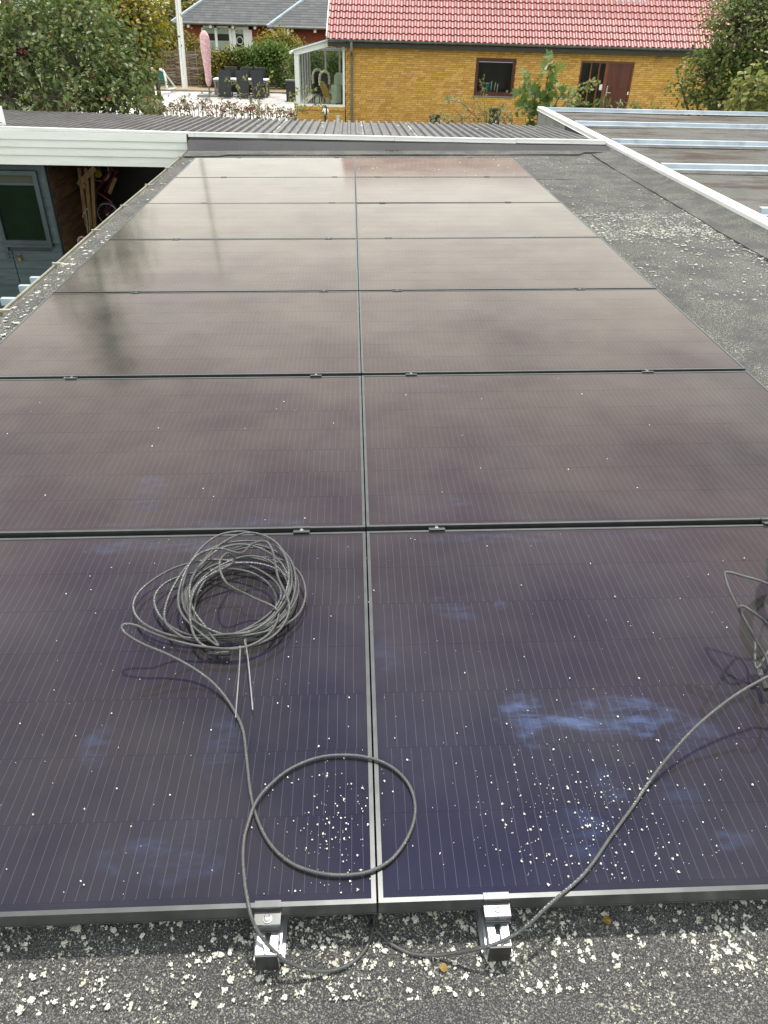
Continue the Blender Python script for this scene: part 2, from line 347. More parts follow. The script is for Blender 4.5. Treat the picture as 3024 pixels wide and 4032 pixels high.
def cable_mat():
    b = NB('black_cable'); v = b.coord('World')
    al = b.n('ShaderNodeAttribute', attribute_name='along').outputs['Fac']; ar = b.n('ShaderNodeAttribute', attribute_name='around').outputs['Fac']
    pr = b.math('MULTIPLY', b.math('LESS_THAN', b.math('ABSOLUTE', b.math('SUBTRACT', ar, 0.30)), 0.075), b.ss(b.n('ShaderNodeTexNoise', {'W': b.math('MULTIPLY', al, 330.0), 'Scale': 1.0, 'Detail': 2}, noise_dimensions='1D').outputs[0], 0.56, 0.60))
    pr = b.math('MULTIPLY', pr, b.math('GREATER_THAN', b.n('ShaderNodeTexNoise', {'W': b.math('MULTIPLY', al, 4.0), 'Scale': 1.0, 'Detail': 0}, noise_dimensions='1D').outputs[0], 0.60))
    col = b.mix(b.ss(b.noise(v, 60, 4), 0.35, 0.7), (0.050, 0.052, 0.051), (0.068, 0.070, 0.068))
    col = b.mix(b.ss(b.noise(v, 350, 2), 0.66, 0.72), col, (0.4, 0.4, 0.38))
    col = b.mix(b.math('MULTIPLY', pr, 0.5), col, (0.62, 0.66, 0.66)); b.set(Base_Color=col, Roughness=0.5, Specular_IOR_Level=0.5); return b.mat
M['cable'] = cable_mat()
M['tie'] = simple('grey_zip_tie', (0.10, 0.105, 0.105), (0.14, 0.145, 0.14), 40, 0.4)
def piece_ramp(name, stops, rough=0.8, spec=0.3, bump=0.3, bs=60, ns=0.25, nscale=25):
    b = NB(name); f = b.math('ADD', b.math('MULTIPLY', b.rnd(), 1 - ns), b.math('MULTIPLY', b.noise(b.coord('World'), nscale, 4), ns))
    b.set(Base_Color=b.ramp(f, stops), Roughness=rough, Specular_IOR_Level=spec)
    if bump: b.bump(b.noise(b.coord('World'), bs, 3), bump)
    return b.mat
M['brick'] = piece_ramp('yellow_brick', [(0.0, (0.46, 0.235, 0.052)), (0.25, (0.62, 0.335, 0.075)), (0.6, (0.70, 0.395, 0.10)), (0.85, (0.75, 0.46, 0.14)), (1.0, (0.80, 0.56, 0.24))])
M['tile'] = piece_ramp('glazed_red_tile', [(0.0, (0.20, 0.050, 0.046)), (0.3, (0.255, 0.075, 0.070)), (0.8, (0.285, 0.088, 0.082)), (1.0, (0.34, 0.12, 0.11))], 0.44, 0.5, 0.05)
M['slate'] = piece_ramp('grey_slate', [(0.0, (0.050, 0.057, 0.062)), (0.6, (0.070, 0.078, 0.083)), (0.93, (0.095, 0.10, 0.102)), (1.0, (0.21, 0.22, 0.21))], 0.7, 0.4)
M['paver'] = piece_ramp('pale_paver', [(0.0, (0.34, 0.325, 0.315)), (0.5, (0.46, 0.445, 0.43)), (1.0, (0.60, 0.585, 0.565))], 0.85)
def redbrick():
    b = NB('red_brick_wall'); v = b.coord('Object'); x = b.n('ShaderNodeSeparateXYZ', {0: v})
    bt = b.n('ShaderNodeTexBrick', {'Vector': b.n('ShaderNodeCombineXYZ', {0: x.outputs[0], 1: x.outputs[2]}).outputs[0], 'Color1': (0.30, 0.062, 0.028, 1), 'Color2': (0.23, 0.042, 0.020, 1), 'Mortar': (0.14, 0.045, 0.028, 1), 'Scale': 1.0, 'Mortar Size': 0.009, 'Brick Width': 0.24, 'Row Height': 0.067})
    b.set(Base_Color=bt.outputs[0], Roughness=0.85); b.bump(bt.outputs[1], -0.6, 0.01); return b.mat
M['brickred'] = redbrick()
def leafmat(name, stops, trans=0.35, rough=0.45):
    b = NB(name); f = b.math('ADD', b.math('MULTIPLY', b.rnd(), 0.72), b.math('MULTIPLY', b.noise(b.coord('World'), 1.6, 3), 0.28))
    col = b.ramp(f, stops); b.set(Base_Color=col, Roughness=rough, Specular_IOR_Level=0.4)
    tr = b.n('ShaderNodeBsdfTranslucent', {0: b.n('ShaderNodeHueSaturation', {'Saturation': 1.1, 'Value': 1.25, 'Color': col}).outputs[0]})
    mxs = b.n('ShaderNodeMixShader', {0: trans, 1: b.b.outputs[0], 2: tr.outputs[0]}); b.l(mxs.outputs[0], b.out.inputs[0]); return b.mat
M['leaf_bush'] = leafmat('berry_bush_leaf', [(0, (0.045, 0.075, 0.022)), (0.4, (0.10, 0.145, 0.045)), (0.8, (0.19, 0.225, 0.08)), (0.95, (0.29, 0.28, 0.11)), (1, (0.40, 0.28, 0.06))])
M['leaf_tree'] = leafmat('tree_leaf', [(0, (0.043, 0.075, 0.017)), (0.5, (0.099, 0.145, 0.032)), (0.85, (0.203, 0.232, 0.051)), (1, (0.406, 0.348, 0.072))])
M['leaf_garden'] = leafmat('garden_tree_leaf', [(0, (0.05, 0.085, 0.02)), (0.5, (0.115, 0.165, 0.04)), (0.85, (0.21, 0.24, 0.06)), (1, (0.36, 0.30, 0.07))])
M['leaf_autumn'] = leafmat('autumn_leaf', [(0, (0.066, 0.084, 0.017)), (0.4, (0.156, 0.168, 0.026)), (0.75, (0.324, 0.264, 0.036)), (1, (0.504, 0.264, 0.036))])
M['leaf_vine'] = leafmat('vine_leaf', [(0, (0.039, 0.081, 0.018)), (0.5, (0.098, 0.176, 0.036)), (1, (0.247, 0.312, 0.065))])
M['leaf_ivy'] = leafmat('olive_ivy_leaf', [(0, (0.054, 0.068, 0.016)), (0.5, (0.149, 0.155, 0.027)), (1, (0.365, 0.284, 0.041))])
M['leaf_maple'] = leafmat('maple_leaf', [(0, (0.07, 0.12, 0.03)), (0.6, (0.13, 0.19, 0.045)), (1, (0.24, 0.24, 0.06))])
M['leaf_pale'] = leafmat('grey_green_leaf', [(0, (0.13, 0.16, 0.05)), (0.6, (0.24, 0.26, 0.08)), (1, (0.36, 0.32, 0.10))])
M['leaf_red'] = leafmat('reddish_leaf', [(0, (0.11, 0.14, 0.06)), (0.6, (0.22, 0.24, 0.12)), (0.88, (0.30, 0.22, 0.10)), (1, (0.30, 0.07, 0.05))])
M['grass'] = simple('lawn', (0.06, 0.085, 0.025), (0.10, 0.10, 0.04), 3, 0.9)
def glass_mat(name, tint=(0.92, 0.95, 0.93), ior=1.5, rough=0.0):
    b = NB(name); fr = b.n('ShaderNodeFresnel', {0: ior}); tr = b.n('ShaderNodeBsdfTransparent', {0: (*tint, 1)}); gl = b.n('ShaderNodeBsdfGlossy', {1: rough})
    mxs = b.n('ShaderNodeMixShader', {0: fr.outputs[0], 1: tr.outputs[0], 2: gl.outputs[0]}); b.l(mxs.outputs[0], b.out.inputs[0]); return b.mat
M['glass'] = glass_mat('window_glass')
def polycarb():
    b = NB('ribbed_polycarbonate'); tr = b.n('ShaderNodeBsdfTransparent', {0: (0.9, 0.92, 0.92, 1)}); b.set(Base_Color=(0.55, 0.57, 0.58), Roughness=0.3)
    mxs = b.n('ShaderNodeMixShader', {0: 0.6, 1: b.b.outputs[0], 2: tr.outputs[0]}); b.l(mxs.outputs[0], b.out.inputs[0]); return b.mat
M['polycarb'] = polycarb()
M['glass_green'] = simple('dark_green_pane', (0.006, 0.016, 0.009), None, 5, 0.12, spec=0.15)
M['glass_grey'] = simple('grey_brown_blind_pane', (0.06, 0.06, 0.052), (0.05, 0.05, 0.042), 3, 0.12)
def parasol_mat():
    b = NB('pink_patterned_cloth'); v = b.coord('Object'); vo = b.n('ShaderNodeTexVoronoi', {'Vector': v, 'Scale': 9.0})
    b.set(Base_Color=b.mix(b.ss(vo.outputs[0], 0.25, 0.5), (0.74, 0.54, 0.54), (0.62, 0.36, 0.39)), Roughness=0.9); return b.mat
M['parasol'] = parasol_mat()
# ---------------------------------------------------------------- builders for joined pieces
def stuff_mesh(name, V, F, rnd, mats, parent=None, kind='stuff', smooth=False, label=None, cat=None, roof=False, org=(0, 0, 0)):
    me = bpy.data.meshes.new(name); V = np.asarray(V, dtype=np.float64) - np.array(org)
    me.from_pydata(V.tolist(), [], F)
    for mt in (mats if isinstance(mats, (list, tuple)) else [mats]): me.materials.append(mt)
    a = me.attributes.new('rnd', 'FLOAT', 'FACE'); a.data.foreach_set('value', np.asarray(rnd, dtype=np.float32))
    if smooth: me.shade_smooth()
    o = bpy.data.objects.new(name, me); C.objects.link(o)
    if parent is not None:
        o.parent = parent; 
    elif roof: o.location = RX @ Vector(org); o.rotation_euler = (0, -T, 0)
    else: o.location = org
    if kind: o['kind'] = kind
    if label: o['label'] = label
    if cat: o['category'] = cat
    return o
def join_instances(name, me, mats, mtx, parent, rndseed=1):
    """many copies of mesh me (mats of 4x4) joined into one part kind=stuff"""
    V0 = np.array([tuple(v.co) for v in me.vertices]); F0 = [tuple(p.vertices) for p in me.polygons]
    V = []; F = []; rr = []; rs = np.random.RandomState(rndseed); n0 = len(V0)
    for k, mt in enumerate(mtx):
        A = np.array(mt); V.append(V0 @ A[:3, :3].T + A[:3, 3]); F += [tuple(i + k * n0 for i in f) for f in F0]; rr += [rs.rand()] * len(F0)
    return stuff_mesh(name, np.concatenate(V), F, rr, mats, parent)
def pieces(name, me, mtx, parent, stuffname, key=None, limit=300):
    """mtx in thing coordinates: the first 300 by key as parts, the rest joined"""
    if key: mtx = sorted(mtx, key=key)
    for a in mtx[:limit]:
        o = bpy.data.objects.new(name, me); C.objects.link(o); o.parent = parent; o.matrix_local = a
    if len(mtx) > limit: join_instances(stuffname, me, list(me.materials), mtx[limit:], parent)
# ================================================================ THE FLAT ROOF
GZ = -2.25
roof = thing('flat_roof', None, None, (0, 0, -0.1), roof=True, kind='structure')
b = MB(); nx, ny = 54, 120; x0, x1, y0, y1 = -2.0, 3.2, -2.6, 9.42
vv = []
for j in range(ny + 1):
    for i in range(nx + 1):
        x = x0 + (x1 - x0) * i / nx; y = y0 + (y1 - y0) * j / ny
        vv.append((x, y, -0.1 + 0.003 * math.sin(x * 2.3 + y * 1.1) + 0.003 * math.sin(y * 3.1 - x)))
ff = [(j * (nx + 1) + i, j * (nx + 1) + i + 1, (j + 1) * (nx + 1) + i + 1, (j + 1) * (nx + 1) + i) for j in range(ny) for i in range(nx)]
b.add(vv, ff); b.build('felt_surface', M['felt'], roof, smooth=True, fix=False)
b = MB(); b.box((-2.0, -2.6, -0.35), (3.2, 9.42, -0.112)); b.build('roof_deck', M['fascia'], roof)
def strip(edge_in, edge_out, z, th, name, mat):          # a felt strip between two polylines, ragged edge
    b = MB(); n = len(edge_in); v = []
    for p, q in zip(edge_in, edge_out): v += [(p[0], p[1], z + th), (q[0], q[1], z + th), (p[0], p[1], z - 0.004)]
    f = []
    for i in range(n - 1): f += [(3 * i, 3 * i + 1, 3 * i + 4, 3 * i + 3), (3 * i + 2, 3 * i, 3 * i + 3, 3 * i + 5)]
    b.add(v, f); return b.build(name, mat, roof)
ys = [-2.5 + 0.11 * i for i in range(105)]
strip([(2.86 + 0.012 * math.sin(y * 2.2) + 0.02 * math.sin(y * 0.7) + rng.uniform(-.006, .006), y) for y in ys], [(3.17, y) for y in ys], -0.096, 0.007, 'felt_flashing', M['felt'])
xs = [-2.0 + 0.1 * i for i in range(53)]
strip([(x, 8.86 + 0.012 * math.sin(x * 3) + (0.16 if x > 2.75 else 0) + (-0.1 if x < -1.55 else 0)) for x in xs], [(x, 9.2) for x in xs], -0.092, 0.008, 'felt_flashing', M['felt'])
for yy, xa, xb in ((7.35, 1.78, 2.85), (3.05, 1.78, 2.86), (-0.62, -2.0, 2.85)):       # cross laps of the felt
    xs2 = [xa + (xb - xa) * i / 20 for i in range(21)]
    strip([(x, yy + 0.008 * math.sin(x * 7)) for x in xs2], [(x, yy + 0.5) for x in xs2], -0.0985, 0.0045, 'felt_lap', M['felt'])
# upstand towards the shed roof behind (level, so in world coordinates)
up = thing('felt_upstand', 'dark grey felt upstand with white metal edge trim at far end of roof', 'parapet', (0.6, 9.4, -0.1))
b = MB(); n = 60; v = []
def rz(x): return -0.1 + T * x
for i in range(n + 1):
    x = -2.02 + 5.2 * i / n; wv = 0.012 * math.sin(x * 2.1) + 0.008 * math.sin(x * 5.3 + 1) + (0.02 * math.exp(-((x + 1.2) / 0.5) ** 2))
    zb = rz(x); zt = 0.02
    v += [(x, 9.02, zb + 0.004), (x, 9.18, zb + 0.02), (x, 9.29 - wv * 0.5, zb + 0.09 * (zt - zb) / 0.12), (x, 9.36 - wv, zb + 0.65 * (zt - zb)), (x, 9.385, zt), (x, 9.5, zt), (x, 9.5, -0.6)]
f = [(7 * i + k, 7 * i + k + 1, 7 * (i + 1) + k + 1, 7 * (i + 1) + k) for i in range(n) for k in range(6)]
b.add(v, f); b.build('felt_cladding', M['felt_dark'], up, smooth=True)
for xa, xb, za, zb in ((-4.6, -1.95, 0.066, 0.040), (-1.947, 0.50, 0.041, 0.040), (0.503, 2.02, 0.039, 0.038), (2.023, 3.16, 0.043, 0.046)):
    b = MB()
    for (dy0, dy1, dz0, dz1) in ((9.372, 9.377, -0.035, 0.002), (9.3705, 9.376, 0.0, 0.010), (9.377, 9.46, 0.002, 0.006), (9.366, 9.372, -0.038, -0.030)):
        b.add([(xa, dy0, za + dz0), (xb, dy0, zb + dz0), (xb, dy1, zb + dz0), (xa, dy1, za + dz0), (xa, dy0, za + dz1), (xb, dy0, zb + dz1), (xb, dy1, zb + dz1), (xa, dy1, za + dz1)],
              [(0, 3, 2, 1), (4, 5, 6, 7), (0, 1, 5, 4), (1, 2, 6, 5), (2, 3, 7, 6), (3, 0, 4, 7)])
    b.build('edge_trim', M['white'], up)
# gutter on the left edge
b = MB(); prof = [(0.045 * math.cos(a), 0.045 * math.sin(a)) for a in [PI + PI * i / 10 for i in range(11)]]
for seg, (ya, yb, rr) in enumerate(((-2.6, 4.19, 0.047), (4.15, 9.3, 0.0445))):
    v = []; n = 24; 
    for i in range(n + 1):
        y = ya + (yb - ya) * i / n
        for q in (1.0, 0.9):
            for (u, w_) in prof: v.append((-2.036 + u * q * rr / 0.045, y, -0.132 + w_ * q * rr / 0.045 + 0.004 * math.sin(y * 1.3)))
    f = []
    for i in range(n):
        for k in range(10):
            a0 = i * 22 + k; f += [(a0, a0 + 1, a0 + 23, a0 + 22), (a0 + 11, a0 + 33, a0 + 34, a0 + 12)]
        for k in (0, 10): a0 = i * 22 + k; f.append((a0, a0 + 22, a0 + 33, a0 + 11))
    b.add(v, f)
    # rolled outer lip
    b.tube([(-2.036 - rr, ya + (yb - ya) * i / n, -0.128 + 0.004 * math.sin((ya + (yb - ya) * i / n) * 1.3)) for i in range(n + 1)], 0.007, 6)
gut = b.build('roof_gutter', M['gutter'], roof, smooth='auto')
for y in (-1.2, 0.2, 1.2, 2.6, 3.55, 4.5, 5.42, 6.3, 7.25, 8.2, 8.95):
    b = MB(); b.box((-2.085, y - 0.012, -0.128), (-1.985, y + 0.012, -0.114)); b.box((-2.094, y - 0.012, -0.155), (-2.085, y + 0.012, -0.112)); b.build('gutter_bracket', M['gutter'], gut)
b = MB(); b.box((-2.0, -2.6, -2.3), (-1.93, 9.4, -0.14)); b.build('side_wall', M['shed'], roof)
# ---------------------------------------------------------------- lichen (stuff) and crumbs
def flakes(pts, sizes, zf, flat=0.25, seed=3):
    rs = np.random.RandomState(seed); V = []; F = []; rr = []
    for (x, y), s in zip(pts, sizes):
        b0 = len(V); k = 7; z = zf(x, y); a0 = rs.rand() * 6
        V.append((x, y, z + s * flat * 0.9)); 
        for i in range(k):
            a = a0 + 2 * PI * i / k; q = s * rs.uniform(0.35, 1.25); V.append((x + q * math.cos(a), y + q * math.sin(a), z + s * flat * rs.uniform(0.2, 0.8)))
        for i in range(k):
            a = a0 + 2 * PI * i / k; q = Vector(V[b0 + 1 + i]); V.append((x + (q.x - x) * 1.04, y + (q.y - y) * 1.04, z - 0.002))
        t = rs.rand()
        for i in range(k):
            j = (i + 1) % k; F += [(b0, b0 + 1 + i, b0 + 1 + j), (b0 + 1 + i, b0 + 1 + k + i, b0 + 1 + k + j, b0 + 1 + j)]; rr += [t, t]
    return V, F, rr
pts = []; sz = []
def clump(n, fx, fy, smin, smax, acc=None):
    k = 0
    while k < n:
        x, y = fx(), fy()
        if acc and rng.random() > acc(x, y): continue
        s = smin + (smax - smin) * rng.random() ** (4.2 if smax == 0.0060 else 2.8); pts.append((x, y)); sz.append(s); k += 1
        if s > smax * 0.45:                           # big rosettes are made of several lobes
            for _ in range(rng.randint(2, 6)):
                a = rng.uniform(0, 6.28); pts.append((x + math.cos(a) * s * rng.uniform(.6, 1.5), y + math.sin(a) * s * rng.uniform(.6, 1.5))); sz.append(s * rng.uniform(.2, .5))
def vn(x, y, s): return 0.5 + 0.5 * math.sin(x * s + 2 * math.sin(y * s * .7)) * math.sin(y * s * 1.1 + 2 * math.sin(x * s * .6))
clump(10500, lambda: rng.uniform(-1.0, 1.0), lambda: rng.uniform(-0.47, 0.05), 0.0005, 0.0060, lambda x, y: 0.3 + 0.7 * (vn(x, y, 9) * vn(x + 3, y, 23)) ** .7 * (1.2 if y < -0.14 else 0.7))
clump(1100, lambda: rng.uniform(1.72, 3.0), lambda: rng.gauss(5.2, 0.16), 0.003, 0.011, lambda x, y: min(1, max(0.1, 1 - abs(x - 2.4) / 1.2)))
clump(450, lambda: rng.uniform(1.8, 2.95), lambda: rng.gauss(5.72, 0.10), 0.003, 0.010)
clump(1500, lambda: rng.uniform(1.74, 3.1), lambda: rng.uniform(2.0, 6.3), 0.003, 0.010, lambda x, y: 0.15 + 0.85 * vn(x, y, 3))
clump(300, lambda: 2.86 + rng.gauss(0, 0.03), lambda: rng.uniform(3.2, 6.0), 0.003, 0.012)
clump(260, lambda: rng.uniform(1.74, 3.1), lambda: rng.uniform(6.3, 8.8), 0.003, 0.010)
clump(560, lambda: rng.uniform(-2.0, -1.76), lambda: rng.uniform(2.2, 5.6), 0.002, 0.015, lambda x, y: max(0.05, min(1, (5.8 - y) / 2.5)) * (0.3 + 0.7 * vn(x, y, 8)))
clump(60, lambda: rng.uniform(-2.0, -1.76), lambda: rng.uniform(5.6, 8.6), 0.004, 0.016)
V, F, rr = flakes(pts, sz, lambda x, y: -0.097)
stuff_mesh('lichen', V, F, rr, M['lichen'], roof=True, label='pale crusty lichen flecks spread over the grey roof felt', cat='lichen', org=(0, 0, 0))
pts = []; sz = []
clump(330, lambda: rng.gauss(0.42, 0.11), lambda: rng.gauss(0.14, 0.09), 0.0005, 0.0019, lambda x, y: 1 if 0.02 < y < 0.6 else 0)
clump(150, lambda: rng.gauss(-0.07, 0.06), lambda: rng.gauss(0.14, 0.10), 0.0005, 0.0019, lambda x, y: 1 if 0.02 < y < 0.6 and (x < -0.012 or x > 0.012) else 0)
clump(240, lambda: rng.uniform(-0.9, 1.2), lambda: rng.uniform(0.02, 1.12), 0.0005, 0.0016, lambda x, y: 1 - 0.6 * y)
clump(60, lambda: rng.uniform(-1.4, 1.5), lambda: rng.uniform(1.2, 3.4), 0.001, 0.0022)
clump(60, lambda: rng.uniform(-1.6, 1.6), lambda: rng.uniform(6.98, 8.1), 0.003, 0.008, lambda x, y: 0.3 + 0.7 * (x > 0.2))
V, F, rr = flakes(pts, sz, lambda x, y: 0.0002, 0.35, 5)
stuff_mesh('white_crumbs', V, F, rr, M['crumb'], roof=True, label='white lichen crumbs scattered over the glass of the nearest panels', cat='crumbs')
# ================================================================ SOLAR PANELS
PW, PH, PX, PY = 1.728, 1.142, 0.866, 1.162
ZROW = [-0.003, 0.0, 0.003, 0.003, 0.002, 0.0, -0.003]
lip = 0.0088
def frame_mesh():
    b = MB(); hx, L = PW / 2, PH
    o = [(-hx, 0), (hx, 0), (hx, L), (-hx, L)]; i_ = [(-hx + lip, lip), (hx - lip, lip), (hx - lip, L - lip), (-hx + lip, L - lip)]
    for k in range(4):
        j = (k + 1) % 4; g = 0.0002
        v = [(*o[k], -0.035), (*o[j], -0.035), (*o[j], 0), (*o[k], 0), (*i_[k], -0.035), (*i_[j], -0.035), (*i_[j], 0), (*i_[k], 0)]
        b.add(v, [(0, 1, 2, 3), (7, 6, 5, 4), (3, 2, 6, 7), (0, 4, 5, 1), (0, 3, 7, 4), (1, 5, 6, 2)])
    # a shallow lower flange line on the front face
    b.box((-hx, -0.0012, -0.035), (hx, 0.0, -0.0325))
    return b.mesh('panel_frame', M['frame'])
FM = frame_mesh()
GMm = MB().box((-PW / 2 + lip, lip, -0.008), (PW / 2 - lip, PH - lip, -0.0016)).mesh('panel_glass', M['glass_margin'])
mg, gp = 0.013, 0.0013; SH = (PH - 2 * lip - 2 * mg) / 7
SM = MB().box((-PW / 2 + lip + mg, gp / 2, -0.0017), (PW / 2 - lip - mg, SH - gp / 2, -0.0014)).mesh('cell_strip', M['cell'])
ORD = ['nearest', 'second', 'third', 'fourth', 'fifth', 'sixth', 'farthest']
SIDE = {-1: 'left', 1: 'right'}
desc = {(0, -1): 'near dark solar panel lying under the big coil of cable with zip ties', (0, 1): 'near dark solar panel with blue dust smears, right of the centre seam',
        (6, -1): 'farthest solar panel beside the pale clapboards, mirroring bright sky', (6, 1): 'farthest solar panel right of the seam, mirroring the red tile roof'}
for r in range(7):
    for s in (-1, 1):
        t = thing('solar_panel', desc.get((r, s), 'dark framed solar panel, %s of the centre seam in the %s row' % (SIDE[s], ORD[r])), 'solar panel', (s * PX, r * PY + 0.002, ZROW[r]), 'solar panels laid in seven rows on the flat roof', roof=True)
        o0 = ORG[t.name]; t.rotation_euler = (R(rng.uniform(-.1, .1)), -T + R(rng.uniform(-.1, .1)), 0)
        inst('frame', FM, t, o0); inst('glass', GMm, t, o0)
        for k in range(7): inst('cell_strip', SM, t, o0 + Vector((0, lip + mg + k * SH, 0)))
# rails, clamps
RAILX = [-1.258, -0.197, 0.216, 1.274]; RN = ['outer left', 'inner left', 'inner right', 'outer right']
for k, x in enumerate(RAILX):
    t = thing('mounting_rail', 'silver aluminium mounting rail under the panels, %s of the four' % RN[k], 'rail', (x, 0, -0.1), 'aluminium rails carrying the solar panels', roof=True)
    b = MB(); ye = -0.062; yz = 8.23
    for xa, xb, za, zb in ((-0.0185, -0.006, -0.043, -0.0385), (0.006, 0.0185, -0.043, -0.0385), (-0.0185, -0.015, -0.082, -0.043), (0.015, 0.0185, -0.082, -0.043), (-0.015, 0.015, -0.060, -0.056), (-0.0185, 0.0185, -0.086, -0.082), (-0.007, -0.0045, -0.056, -0.043), (0.0045, 0.007, -0.056, -0.043)):
        b.box((x + xa, ye, za), (x + xb, yz, zb))
    b.build('rail_profile', M['alu'], t)
    b = MB(); b.box((x - 0.028, ye + 0.012, -0.097), (x + 0.028, yz, -0.0865)); b.box((x - 0.0235, ye + 0.012, -0.0865), (x - 0.0195, yz, -0.062)); b.box((x + 0.0195, ye + 0.012, -0.0865), (x + 0.0235, yz, -0.062)); b.build('base_strip', M['alu'], t)
    b = MB(); b.box((x - 0.0195, ye - 0.004, -0.087), (x + 0.0195, ye - 0.0003, -0.0375)); b.box((x - 0.0195, ye - 0.0003, -0.0380), (x - 0.0188, ye + 0.006, -0.0380 + 0.0006)); b.build('end_cap', M['black_plastic'], t)
def bolt(c, r=0.0065, h=0.006):
    b = MB(); c = Vector(c); b.lathe([(r * 1.45, 0), (r * 1.45, 0.0012), (r, 0.0013), (r, h * 0.75), (r * 0.75, h), (r * 0.62, h), (r * 0.6, h * 0.4)], c, 12); return b
def end_clamp(x, y, sgn, label, z):
    t = thing('end_clamp', label, 'clamp', (x, y, z), 'end clamps holding the outer panel edges', roof=True); o = ORG[t.name]; hw = 0.0235
    b = MB()
    P = [(0.0105 * sgn, 0.0006), (0.0105 * sgn, 0.0034), (-0.0015 * sgn, 0.0034), (-0.0028 * sgn, 0.0022), (-0.0030 * sgn, -0.0095), (-0.0245 * sgn, -0.0125), (-0.0262 * sgn, -0.0145), (-0.0262 * sgn, -0.0255), (-0.0275 * sgn, -0.0265), (-0.0275 * sgn, -0.0345), (-0.0235 * sgn, -0.0345), (-0.0235 * sgn, -0.0160), (-0.0006 * sgn, -0.0130), (-0.0006 * sgn, 0.0006)]
    b.prism([(o.y + p, o.z + q) for p, q in P], 'x', o.x - hw, o.x + hw); b.build('clamp_body', M['frame'], t)
    b = MB(); b.box((o.x - hw, o.y - 0.0290 * sgn, o.z - 0.0300), (o.x + hw, o.y - 0.0276 * sgn, o.z - 0.0285)); b.build('clamp_ridge', M['frame'], t)
    bolt((o.x, o.y - 0.0145 * sgn, o.z - 0.0115), 0.0058, 0.0065).build('bolt', M['steel'], t, smooth='auto')
    return t
def mid_clamp(x, y, label, z):
    t = thing('mid_clamp', label, 'clamp', (x, y, z), 'mid clamps in the gaps between panel rows', roof=True); o = ORG[t.name]; hw = 0.025; g = 0.010
    b = MB(); P = [(-g - 0.0065, 0.0006), (-g - 0.0065, 0.0034), (-g + 0.0025, 0.0034), (-g + 0.0035, -0.003), (g - 0.0035, -0.003), (g - 0.0025, 0.0034), (g + 0.0065, 0.0034), (g + 0.0065, 0.0006), (g - 0.0002, 0.0006), (g - 0.0008, -0.0055), (-g + 0.0008, -0.0055), (-g + 0.0002, 0.0006)]
    b.prism([(o.y + p, o.z + q) for p, q in P], 'x', o.x - hw, o.x + hw); b.build('clamp_body', M['frame'], t)
    bolt((o.x, o.y, o.z - 0.003), 0.0052, 0.006).build('bolt', M['steel'], t, smooth='auto')
for k, x in enumerate(RAILX):
    end_clamp(x, 0.002, 1, 'black end clamp with bolt gripping the near panel edge on the %s rail' % RN[k], ZROW[0])
    end_clamp(x, 0.002 + 6 * PY + PH, -1, 'small black end clamp on the farthest panel edge at the %s rail' % RN[k], ZROW[6])
    for g in range(6):
        mid_clamp(x + (0.004 if x > 0 else -0.002), (g + 1) * PY - 0.008, 'black clamp on the %s rail bridging the %s and %s panel rows' % (RN[k], ORD[g], ORD[g + 1]), (ZROW[g] + ZROW[g + 1]) / 2)
# ================================================================ CABLES
CR = 0.0033
def cable_obj(path, parent, name='cable', r=CR, seg=9):
    P = [Vector(p) for p in path]; b = MB(); b.tube(P, r, seg); n = len(P)
    o = b.build(name, M['cable'], parent, smooth=True, fix=False); me = o.data
    al = me.attributes.new('along', 'FLOAT', 'POINT'); ar = me.attributes.new('around', 'FLOAT', 'POINT'); d = 0; A = []; B = []
    for i in range(n):
        if i: d += (P[i] - P[i - 1]).length
        for k in range(seg): A.append(d); B.append(k / seg)
    al.data.foreach_set('value', A); ar.data.foreach_set('value', B); return o
def tie_strap(pts, parent, wd=0.0028, th=0.0011):
    b = MB(); P = catmull(pts, 5)
    for p, q in zip(P[:-1], P[1:]): b.bar(p, q, wd, th)
    return b.build('zip_tie', M['tie'], parent)
t = thing('cable_coil', 'coil of black solar cable bundled with two grey zip ties on the near left panel', 'cable', pan(520, 1290, 0), roof=True)
cx, yb = -0.343, 0.665
ctrl = []; turns = [(0.150, 0.190, 0.0, .006, .02), (0.138, 0.175, 0.010, .010, .03), (0.156, 0.205, -.006, .013, .03), (0.132, 0.160, 0.014, .008, .05), (0.148, 0.200, 0.006, .018, .04), (0.160, 0.180, 0.014, .022, .02),
    (0.140, 0.196, -.012, .026, .05), (0.128, 0.172, 0.004, .022, .03), (0.152, 0.212, -.004, .030, .045), (0.200, 0.170, -.092, .020, .02), (0.172, 0.150, -.075, .018, .02), (0.146, 0.225, -.020, .034, .06), (0.136, 0.215, 0.000, .036, .055)]
for i, (ra, rb, ox, z0, lf) in enumerate(turns):
    nn = 12
    for k in range(nn):
        a = -PI / 2 + 2 * PI * (k + 0.0) / nn; s_ = (1 + math.sin(a)) / 2
        jx = rng.uniform(-.002, .002); jy = rng.uniform(-.002, .002) * (1 if k else .3)
        nxt = turns[min(i + 1, len(turns) - 1)]; q = k / nn
        ra_, rb_, ox_ = ra + (nxt[0] - ra) * q ** 5, rb + (nxt[1] - rb) * q ** 5, ox + (nxt[2] - ox) * q ** 5
        ctrl.append((cx + ox_ + ra_ * math.cos(a) + jx, yb + rb_ * .88 + rb_ * .88 * math.sin(a) + jy, 0.0035 + z0 * 0.8 + lf * .6 * s_ * s_ + (0.006 * math.sin(i * 2.4 + 3 * a))))
